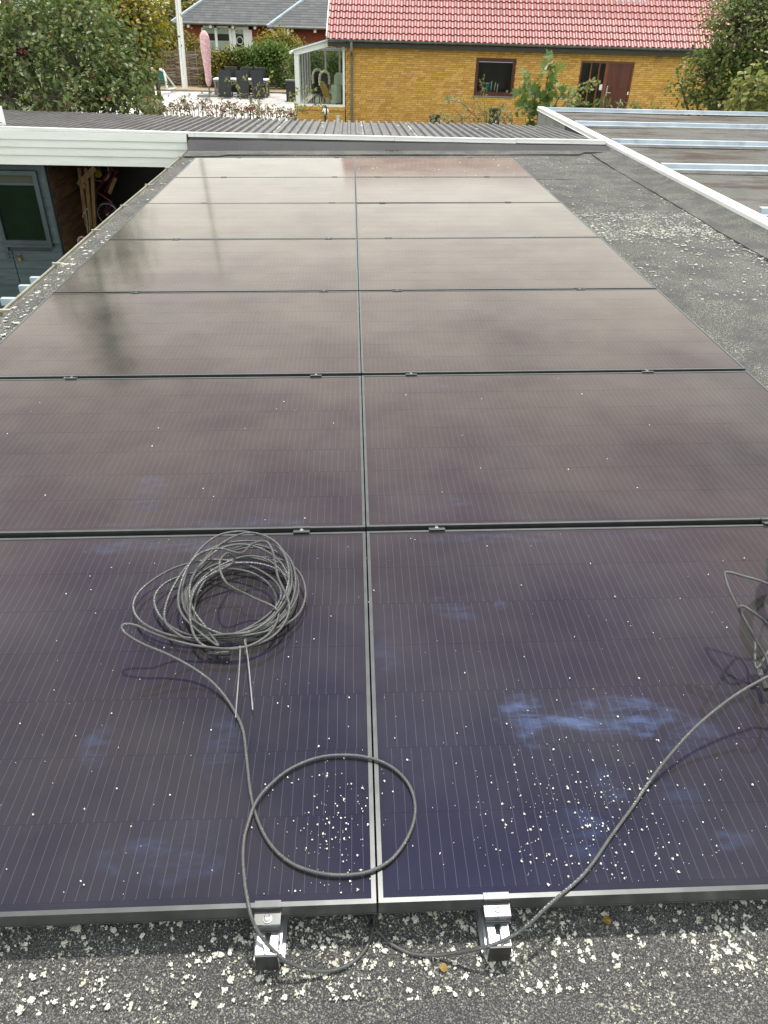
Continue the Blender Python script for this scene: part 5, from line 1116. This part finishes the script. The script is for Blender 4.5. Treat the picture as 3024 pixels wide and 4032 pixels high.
# ================================================================ WATTLE FENCE
yF = 45.7; fx = [-13.0, -11.2, -9.45, -7.6, -5.75, -3.9, -2.0, -0.1]
for k in range(7):
    xa, xb = fx[k], fx[k + 1]; t_ = thing('wattle_fence', ['wattle fence panel far left, behind the berry bush', 'wattle fence panel left of the goal', 'wattle fence panel behind the white flagpole', 'wattle fence panel behind the pink parasol', 'wattle fence panel overgrown by olive ivy', 'wattle fence panel overgrown by green vine', 'bare wattle fence panel beside the sunroom'][k], 'fence', (xa, yF, GZ), 'wattle fence panels at the back of the patio')
    n = 24
    for i in range(n):
        z = GZ + .08 + 1.55 * i / n; b = MB(); e = .02 * math.sin(i * 2.1)
        P = [(xa + (xb - xa) * q / 5, yF + .035 * (1 if (q + i) % 2 else -1), z + e * (q / 5 - .5) + rng.uniform(-.012, .012)) for q in range(6)]
        b.tube(P, rng.uniform(.018, .028), 5); b.build('wattle_rod', M['wattle'], t_)
    for q in range(4): x = xa + (xb - xa) * (q + .5) / 4; MB().tube([(x, yF, GZ), (x, yF, GZ + 1.70)], .03, 6).build('stake', M['wattle'], t_)
    MB().box((xa, yF + .15, GZ), (xb, yF + .17, GZ + 1.55)).build('dark_gap_sheet', M['fascia'], t_)  # dark sheet added so the gaps between the rods look shaded
# ================================================================ VEGETATION
def leaf_arrays(cent, nrm, size, rs, shape='oval'):
    n = len(cent)
    if shape == 'oval': prof = np.array([(0, 0, 0), (.30, .28, .05), (.30, .62, .05), (0, 1, -.06), (-.30, .62, .05), (-.30, .28, .05)]); faces = [(0, 1, 2, 3), (0, 3, 4, 5)]
    elif shape == 'narrow': prof = np.array([(0, 0, 0), (.13, .3, .02), (.11, .65, .02), (0, 1, -.08), (-.11, .65, .02), (-.13, .3, .02)]); faces = [(0, 1, 2, 3), (0, 3, 4, 5)]
    else: prof = np.array([(0, 0, 0), (.42, .05, .03), (.30, .30, .02), (.62, .55, .05), (.25, .58, .0), (0, 1, -.08), (-.25, .58, .0), (-.62, .55, .05), (-.30, .30, .02), (-.42, .05, .03)]); faces = [(0, 1, 2), (0, 2, 4), (2, 3, 4), (0, 4, 5), (0, 5, 6), (0, 6, 8), (6, 7, 8), (0, 8, 9)]
    t1 = rs.normal(size=(n, 3)); t1[:, 2] -= .55; t1 -= nrm * (t1 * nrm).sum(1, keepdims=True); t1 /= np.linalg.norm(t1, axis=1, keepdims=True) + 1e-9
    t2 = np.cross(nrm, t1); sz_ = (size * rs.uniform(.6, 1.25, n))[:, None, None]
    V = cent[:, None, :] + sz_ * (prof[None, :, 0:1] * t2[:, None, :] + prof[None, :, 1:2] * t1[:, None, :] + prof[None, :, 2:3] * nrm[:, None, :])
    k = len(prof); F = [tuple(i * k + a for a in f) for i in range(n) for f in faces]
    return V.reshape(-1, 3), F, k, len(faces), V
def plant(name, label, cat, base, blobs, ncl, lpc, lsize, mat, trunk=.08, seed=1, leafparts=0, shape='oval', berries=0, group=None, twigs=True, spread=.16, upbias=.5, barkm='bark', shell=.55):
    rs = np.random.RandomState(seed); base = Vector(base)
    t_ = thing(name, label, cat, base, group)
    vol = np.array([b_[1][0] * b_[1][1] * b_[1][2] for b_ in blobs]) ** .67; vol /= vol.sum()
    cents = []; wood = MB(); top = Vector((base.x, base.y, min(max(b_[0][2] for b_ in blobs), base.z + 60)))
    for (c, r), pw in zip(blobs, vol):
        c = np.array(c); r = np.array(r); k = max(2, int(ncl * pw)); d = rs.normal(size=(k, 3)); d /= np.linalg.norm(d, axis=1, keepdims=True)
        rad = (shell + (1 - shell) * rs.rand(k)) ** .8 * rs.uniform(.82, 1.12, k); cc2 = c + d * rad[:, None] * r
        cents.append((cc2, d))
        if trunk:
            s0 = base.lerp(Vector(c), .0); mid = base.lerp(Vector(c), .5) + Vector((rs.normal() * .1, rs.normal() * .1, .1 * r[2])); wood.tube(catmull([s0, mid, Vector(c)], 4), [trunk * (1 - .75 * i / 8) for i in range(9)], 6)
            if twigs:
                for q in cc2[::max(1, k // 40)]:
                    m_ = Vector(c).lerp(Vector(q), .55) + Vector(rs.normal(size=3) * .05); wood.tube([Vector(c), m_, Vector(q)], [trunk * .25, trunk * .14, trunk * .05], 4)
    if trunk and len(wood.v): wood.build('trunk' if trunk > .045 else 'stems', M[barkm], t_, smooth=True, fix=False)
    cc2 = np.concatenate([a for a, _ in cents]); dd = np.concatenate([d for _, d in cents])
    L0 = np.repeat(cc2, lpc, axis=0) + rs.normal(size=(len(cc2) * lpc, 3)) * spread; D0 = np.repeat(dd, lpc, axis=0)
    nrm = D0 * .5 + rs.normal(size=L0.shape) * .55; nrm[:, 2] += upbias; nrm /= np.linalg.norm(nrm, axis=1, keepdims=True)
    if leafparts:
        dist = np.linalg.norm(L0 - np.array(CAM), axis=1) + rs.rand(len(L0)) * .8; idx = np.argsort(dist)
        protos = []
        for q in range(4):
            v_, f_, k_, nf, _ = leaf_arrays(np.zeros((1, 3)), np.array([[0, 0, 1.]]), lsize, rs, shape); me = bpy.data.meshes.new('leaf'); me.from_pydata(v_.tolist(), [], f_); me.materials.append(M[mat]); protos.append(me)
        for i in idx[:leafparts]:
            o = bpy.data.objects.new('leaf', protos[rs.randint(4)]); C.objects.link(o); o.parent = t_; o.location = Vector(L0[i]) - base; o.rotation_euler = Vector(nrm[i]).to_track_quat('Z', 'Y').to_euler(); s_ = rs.uniform(.8, 1.15); o.scale = (s_, s_, s_)
        keep = idx[leafparts:]; L0 = L0[keep]; nrm = nrm[keep]
    if len(L0):
        V, F, k, nf, _ = leaf_arrays(L0, nrm, lsize, rs, shape)
        stuff_mesh('foliage', V, F, np.repeat(rs.rand(len(L0)), nf), M[mat], t_, org=base)
    if berries:
        bb_ = MB(); pick = cc2[rs.randint(len(cc2), size=berries)]
        for q in pick:
            for _ in range(rs.randint(2, 6)): bb_.ball(Vector(q + rs.normal(size=3) * .035), .011 + .005 * rs.rand(), 6)
        o = bb_.build('berries', M['berry'], t_, smooth=True, fix=False); o['kind'] = 'stuff'
    return t_
def PB(px, py, Y, rx_, ry_, rz_): q = at(px, py, Y); return ((q.x, q.y, q.z), (rx_, ry_, rz_))
# big berry bush left
plant('berry_bush', 'large green bush with dark red berries behind the corrugated roof at left', 'bush', (-4.9, 15.3, GZ),
      [PB(60, 120, 14.6, .8, .6, .75), PB(170, 150, 14.5, .8, .6, .7), PB(265, 170, 14.6, .55, .5, .50), PB(20, 210, 14.2, .7, .5, .45), PB(140, 215, 14.1, .8, .45, .4), PB(245, 220, 14.2, .6, .45, .3), PB(175, 60, 15.0, .75, .6, .6), PB(60, 40, 15.2, .8, .6, .6), PB(290, 110, 14.9, .30, .35, .40), PB(-60, 130, 14.6, .7, .6, .9), PB(305, 215, 14.3, .28, .3, .16)],
      520, 15, .10, 'leaf_bush', .045, 11, 300, berries=90, spread=.12, shell=.5)
plant('tall_tree', 'tall tree with drooping dark foliage above the berry bush', 'tree', (-7.6, 20.5, GZ),
      [((-7.3, 20.4, 1.8), (1.6, 1.2, 1.1)), ((-6.6, 20.2, 3.6), (.9, .9, 1.6)), ((-8.2, 20.5, 4.2), (1.2, 1, 1.8)), ((-7.5, 20.5, 6.8), (.8, .8, 1.7)), ((-6.4, 20, 1.2), (1.0, .8, .8))], 420, 22, .10, 'leaf_tree', .16, 12, spread=.24)
plant('autumn_tree', 'yellowing autumn tree between the berry bush and the white flagpole', 'tree', tuple(at(330, 190, 24)[0:2]) + (GZ,),
      [PB(292, 25, 24, .85, .8, .8), PB(318, 75, 24, .42, .5, .5), PB(270, 60, 23.5, 1.0, .8, .8), PB(215, 20, 23, 1.1, .8, .9), PB(305, 105, 24.5, .35, .4, .3), PB(285, 130, 24, .8, .6, .5)], 330, 16, .13, 'leaf_autumn', .10, 13, spread=.22)
plant('far_tree', 'pale yellow green tree beyond the red house at its left', 'tree', tuple(at(400, 60, 68)[0:2]) + (GZ,), [PB(405, 5, 68, 1.7, 1.5, 1.3), PB(385, 20, 68, 1.3, 1, 1.1), PB(360, 30, 66, 1.8, 1, 1.4)], 160, 14, .26, 'leaf_autumn', .18, 14, spread=.4)
plant('garden_shrub', 'dull yellow brown shrub showing over the fence beside the flagpole', 'shrub', tuple(at(390, 110, 47)[0:2]) + (GZ,), [PB(370, 85, 47, .8, .6, .7), PB(415, 95, 47, .75, .5, .45), PB(352, 75, 46.8, .6, .5, .9)], 110, 14, .15, 'leaf_ivy', .05, 15, spread=.2)
# climbers on the fence, autumn mound behind
plant('ivy', 'olive ivy mound covering the fence right of the parasol', 'climber', tuple(at(460, 175, 45.3)[0:2]) + (GZ,), [PB(462, 134, 45.4, .75, .35, .5), PB(480, 150, 45.4, .8, .35, .5), PB(455, 170, 45.4, .45, .3, .4), PB(505, 122, 45.4, .7, .35, .3)], 260, 14, .13, 'leaf_ivy', .04, 16, spread=.15)
plant('green_vine', 'bright green vine spilling over the fence behind the table', 'climber', tuple(at(550, 175, 45.2)[0:2]) + (GZ,), [PB(540, 124, 45.3, .8, .35, .45), PB(575, 114, 45.3, .85, .35, .45), PB(605, 112, 45.3, .45, .3, .3), PB(560, 150, 45.3, .6, .3, .6), PB(588, 150, 45.2, .3, .25, .35), PB(622, 178, 45.2, .45, .25, .28), PB(530, 160, 45.3, .5, .3, .4)], 330, 14, .14, 'leaf_vine', .04, 17, spread=.16)
plant('round_shrub', 'rounded shrub turning yellow against the red brick wall', 'shrub', tuple(at(592, 110, 50)[0:2]) + (GZ,), [PB(600, 92, 50, 1.25, .8, .75), PB(580, 105, 50, .9, .7, .6), PB(625, 105, 50, .8, .7, .6)], 200, 16, .13, 'leaf_autumn', .06, 18, spread=.16)
plant('green_hedge', 'dark green hedge seen through the glass of the sunroom', 'hedge', (-2.0, 43.0, GZ), [((-2.4, 43.0, -.9), (1.0, .5, .8)), ((-1.2, 43.0, -.8), (1.0, .5, .85)), ((-.2, 43.0, -.9), (.9, .5, .8)), ((-1.8, 42.8, -1.6), (1.6, .5, .6))], 320, 14, .12, 'leaf_vine', .05, 19, spread=.16)
# right hand tree and the paler bush in front of it
plant('garden_tree', 'dense green tree in front of the red roof at right', 'tree', (8.3, 17.6, GZ),
      [PB(1600, 60, 17, .75, .7, .9), PB(1560, 120, 17, .6, .6, .6), PB(1530, 170, 17, .5, .5, .42), PB(1600, 170, 17, .7, .6, .5), PB(1650, 110, 17, .6, .6, .8), PB(1500, 205, 17, .40, .4, .22), PB(1560, 215, 16.8, .6, .4, .25), PB(1640, 10, 17.4, .6, .6, .6), PB(1440 + 30, 180, 17, .22, .25, .16), PB(1590, 10, 17.6, .7, .6, .5), PB(1700, 60, 17.5, .9, .8, 1.2), PB(1690, 190, 17.5, .8, .8, .6)], 560, 17, .085, 'leaf_garden', .07, 20, 200, spread=.13)
plant('pale_bush', 'yellow green bush with big leaves at the right picture edge', 'bush', (7.9, 14.6, GZ), [PB(1632, 190, 14.4, .38, .3, .28), PB(1615, 225, 14.4, .35, .3, .2), PB(1670, 215, 14.4, .5, .4, .4)], 70, 11, .115, 'leaf_pale', .03, 21, 120, spread=.11)
def sprig(name, label, cat, Y, stems, lsize, mat, seed, leafparts=0, shape='oval', berries=0, density=9, group=None, r=.006, spread=.05, barkm='twig'):
    """open stems drawn as point lists, leaves set along them"""
    rs = np.random.RandomState(seed); b0 = at(*stems[0][0], Y); t_ = thing(name, label, cat, (b0.x, Y, GZ), group); wood = MB(); C0 = []; ber = MB()
    for st_ in stems:
        pts_ = [at(p[0], p[1], Y + rs.uniform(-.25, .25)) for p in st_]; low = Vector((pts_[0].x + rs.uniform(-.1, .1), Y, GZ)); P = catmull([low] + pts_, 6); n = len(P); wood.tube(P, [r * (1.2 - .8 * i / n) for i in range(n)], 5)
        vis = P[6:]; Ls = sum((vis[i + 1] - vis[i]).length for i in range(len(vis) - 1)); k = max(3, int(Ls * density))
        for i in range(k):
            q = vis[min(len(vis) - 1, int(rs.rand() * len(vis)))]; C0.append(np.array(q) + rs.normal(size=3) * spread)
        for i in range(int(berries * Ls)):
            q = vis[rs.randint(len(vis))]
            for _ in range(rs.randint(2, 5)): ber.ball(q + Vector(rs.normal(size=3) * .022), .009 + .004 * rs.rand(), 6)
    wood.build('stems', M[barkm], t_, smooth=True, fix=False); C0 = np.array(C0); nrm = rs.normal(size=C0.shape) * .6; nrm[:, 2] += .6; nrm[:, 1] -= .35; nrm /= np.linalg.norm(nrm, axis=1, keepdims=True)
    base = ORG[t_.name]
    for i in range(min(leafparts, len(C0))):
        if i % 5 == 0: v_, f_, k_, nf, _ = leaf_arrays(np.zeros((1, 3)), np.array([[0, 0, 1.]]), lsize, rs, shape); me = bpy.data.meshes.new('leaf'); me.from_pydata(v_.tolist(), [], f_); me.materials.append(M[mat])
        o = bpy.data.objects.new('leaf', me); C.objects.link(o); o.parent = t_; o.location = Vector(C0[i]) - base; o.rotation_euler = Vector(nrm[i]).to_track_quat('Z', 'Y').to_euler(); s_ = rs.uniform(.7, 1.2); o.scale = (s_, s_, s_)
    C1 = C0[leafparts:]; n1 = nrm[leafparts:]
    if len(C1): V, F, k, nf, _ = leaf_arrays(C1, n1, lsize, rs, shape); stuff_mesh('foliage', V, F, np.repeat(rs.rand(len(C1)), nf), M[mat], t_, org=base)
    if len(ber.v): o = ber.build('berries', M['berry'], t_, smooth=True, fix=False); o['kind'] = 'stuff'
    return t_
rs0 = random.Random(31)
def fan(x0, x1, y0, n, h0, h1, bend):
    out = []
    for i in range(n):
        x = x0 + (x1 - x0) * (i + rs0.random()) / n; h_ = rs0.uniform(h0, h1); d = rs0.uniform(-bend, bend); out.append([(x, y0 + 8), (x + d * .3, y0 - h_ * .5), (x + d, y0 - h_)])
    return out
sprig('cotoneaster', 'loose cotoneaster with red berries before the white patio, left part', 'shrub', 13.7, fan(325, 450, 245, 20, 6, 46, 34), .05, 'leaf_red', 41, 100, berries=4, density=34, group='berry shrubs along the far edge of the corrugated roof')
sprig('cotoneaster', 'loose cotoneaster with red berries right below the black chairs', 'shrub', 13.4, fan(450, 560, 250, 18, 5, 34, 36), .05, 'leaf_red', 42, 100, berries=6, density=30, group='berry shrubs along the far edge of the corrugated roof')
sprig('cotoneaster', 'thin berry shrub reaching toward the corner of the sunroom', 'shrub', 13.2, fan(555, 640, 258, 12, 5, 26, 34), .05, 'leaf_red', 43, 60, berries=4, density=26, group='berry shrubs along the far edge of the corrugated roof')
sprig('leafy_branch', 'long thin green branches rising before the patio table', 'branch', 13.5, [[(545, 235), (520, 205), (508, 180), (484, 168)], [(560, 240), (552, 205), (540, 180), (530, 165)], [(560, 235), (575, 205), (566, 190)], [(540, 228), (580, 180), (584, 158)], [(640, 250), (625, 215), (640, 200), (668, 186)], [(700, 246), (660, 240), (640, 232), (634, 215)], [(640, 262), (655, 240), (662, 205), (690, 188)]], .065, 'leaf_pale', 44, 80, density=22, spread=.03)
sprig('green_weed', 'bright green weed with pointed leaves on the corrugated roof edge at left', 'weed', 13.3, [[(147, 245), (140, 228), (128, 214)], [(147, 245), (150, 225), (147, 210)], [(147, 245), (158, 230), (170, 216)], [(146, 246), (155, 236), (172, 224)], [(325, 243), (318, 232), (308, 224)], [(326, 243), (332, 230), (342, 226)]], .11, 'leaf_maple', 45, 60, 'narrow', density=24, spread=.03)
mp = [[(1175, 285), (1178, 200), (1186, 155), (1192, 134)], [(1175, 285), (1155, 220), (1140, 190), (1132, 180)], [(1178, 285), (1200, 225), (1222, 195), (1235, 190)], [(1170, 285), (1140, 235), (1120, 215)], [(1180, 285), (1205, 240), (1230, 215)], [(1176, 285), (1172, 235), (1165, 205)], [(1176, 285), (1185, 240), (1190, 205)], [(1172, 290), (1150, 255), (1135, 240)]]
sprig('maple_sapling', 'young maple sapling with broad lobed leaves before the yellow wall', 'sapling', 14.2, mp, .16, 'leaf_maple', 46, 200, 'maple', density=26, r=.012, spread=.085)
sprig('leafy_branch', 'arching green branch crossing the side lights of the brown door', 'branch', 14.0, [[(1215, 240), (1240, 205), (1262, 185), (1290, 175)], [(1220, 250), (1240, 210), (1255, 192), (1275, 190)], [(1250, 240), (1248, 222), (1240, 205)], [(1262, 240), (1262, 225), (1255, 212)]], .07, 'leaf_pale', 47, 60, density=34, spread=.03)
sprig('garden_weed', 'row of small green shoots peeping over the far steel rail', 'weed', 14.0, [[(1300, 245), (1295, 228), (1285, 222)], [(1300, 245), (1308, 228), (1318, 222)], [(1335, 245), (1340, 230), (1348, 226)], [(1370, 248), (1372, 232), (1366, 226)], [(1372, 248), (1380, 234), (1388, 230)], [(1405, 250), (1408, 236), (1400, 232)], [(1420, 250), (1424, 240), (1432, 236)]], .11, 'leaf_maple', 48, 60, 'narrow', density=30, spread=.03)
sprig('grey_shrub', 'upright grey green spike shrub in front of the brown window', 'shrub', 14.5, [[(1050, 285), (1047, 230), (1042, 190), (1040, 170)], [(1050, 285), (1035, 230), (1020, 205)], [(1052, 285), (1062, 240), (1060, 225)], [(1048, 285), (1040, 245), (1030, 235)], [(1056, 285), (1076, 245), (1085, 230)], [(1052, 285), (1050, 250), (1055, 235)]], .06, 'leaf_pale', 49, 160, 'narrow', density=70, spread=.035)
sprig('red_shrub', 'sparse shrub with red autumn leaves and arching twigs under the window', 'shrub', 14.4, [[(1035, 285), (1018, 245), (998, 224), (975, 217), (962, 214)], [(1020, 285), (1000, 255), (985, 240)], [(1090, 285), (1085, 255), (1078, 235)], [(1040, 285), (1030, 255), (1020, 240)], [(1000, 285), (985, 265), (975, 258)], [(1105, 285), (1100, 260), (1095, 245)], [(1060, 285), (1085, 260), (1100, 250)], [(950, 285), (945, 262), (930, 255)], [(975, 285), (968, 262), (955, 256)]], .075, 'leaf_red', 50, 120, density=28, berries=4, spread=.05)
sprig('grey_shrub', 'small grey green sprig growing in the left black pot', 'plant', 24.4, [[(955, 262), (952, 245), (948, 238)], [(945, 262), (935, 245), (920, 232)], [(958, 265), (966, 250), (975, 246)]], .10, 'leaf_pale', 51, 40, density=16, spread=.05)
# ================================================================ SMALL THINGS ON THE ROOFS
def moss(px, py, z, s_, label, world=True):
    v = ray(px, py); c = CAM + v * ((z - CAM.z) / v.z); b = MB(); r2 = random.Random(int(px))
    for i in range(60):
        q = Vector((r2.gauss(0, s_), r2.gauss(0, s_ * .5), 0)); b.ball(c + q + Vector((0, 0, r2.uniform(0, .4) * s_)), (s_ * r2.uniform(.15, .3), s_ * r2.uniform(.12, .25), s_ * r2.uniform(.1, .3)), 6)
    o = b.build('moss_clump', M['moss'], None, org=c); tag(o, label, 'moss')
moss(850, 328, -.085, .035, 'small brown moss clump at the foot of the far felt upstand'); moss(1303, 316, -.03, .05, 'olive moss tuft in the corner where both parapets meet'); moss(930, 333, -.09, .012, 'tiny dark moss spot right of the brown clump')
for px, py, lbl in ((1310, 1988, 'yellow dead leaf on the felt below the near right panel'), (958, 2090, 'pale yellow leaf on the felt between the two rail ends'), (765, 1970, 'faint ochre leaf scrap by the seam on the felt')):
    c = pan(px, py, -.094); b = MB(); r2 = random.Random(px); k = 8; P = [(c.x + .008 * math.cos(2 * PI * i / k) * r2.uniform(.5, 1.2), c.y + .009 * math.sin(2 * PI * i / k) * r2.uniform(.7, 1.2), c.z + r2.uniform(0, .004)) for i in range(k)]
    b.add([(c.x, c.y, c.z + .003)] + P, [(0, 1 + i, 1 + (i + 1) % k) for i in range(k)]); o = b.build('dead_leaf', M['leaf_y'], None, roof=True, org=c); tag(o, lbl, 'leaf')
# render settings
scene.render.engine = 'CYCLES'
scene.cycles.max_bounces = 8; scene.cycles.transparent_max_bounces = 16
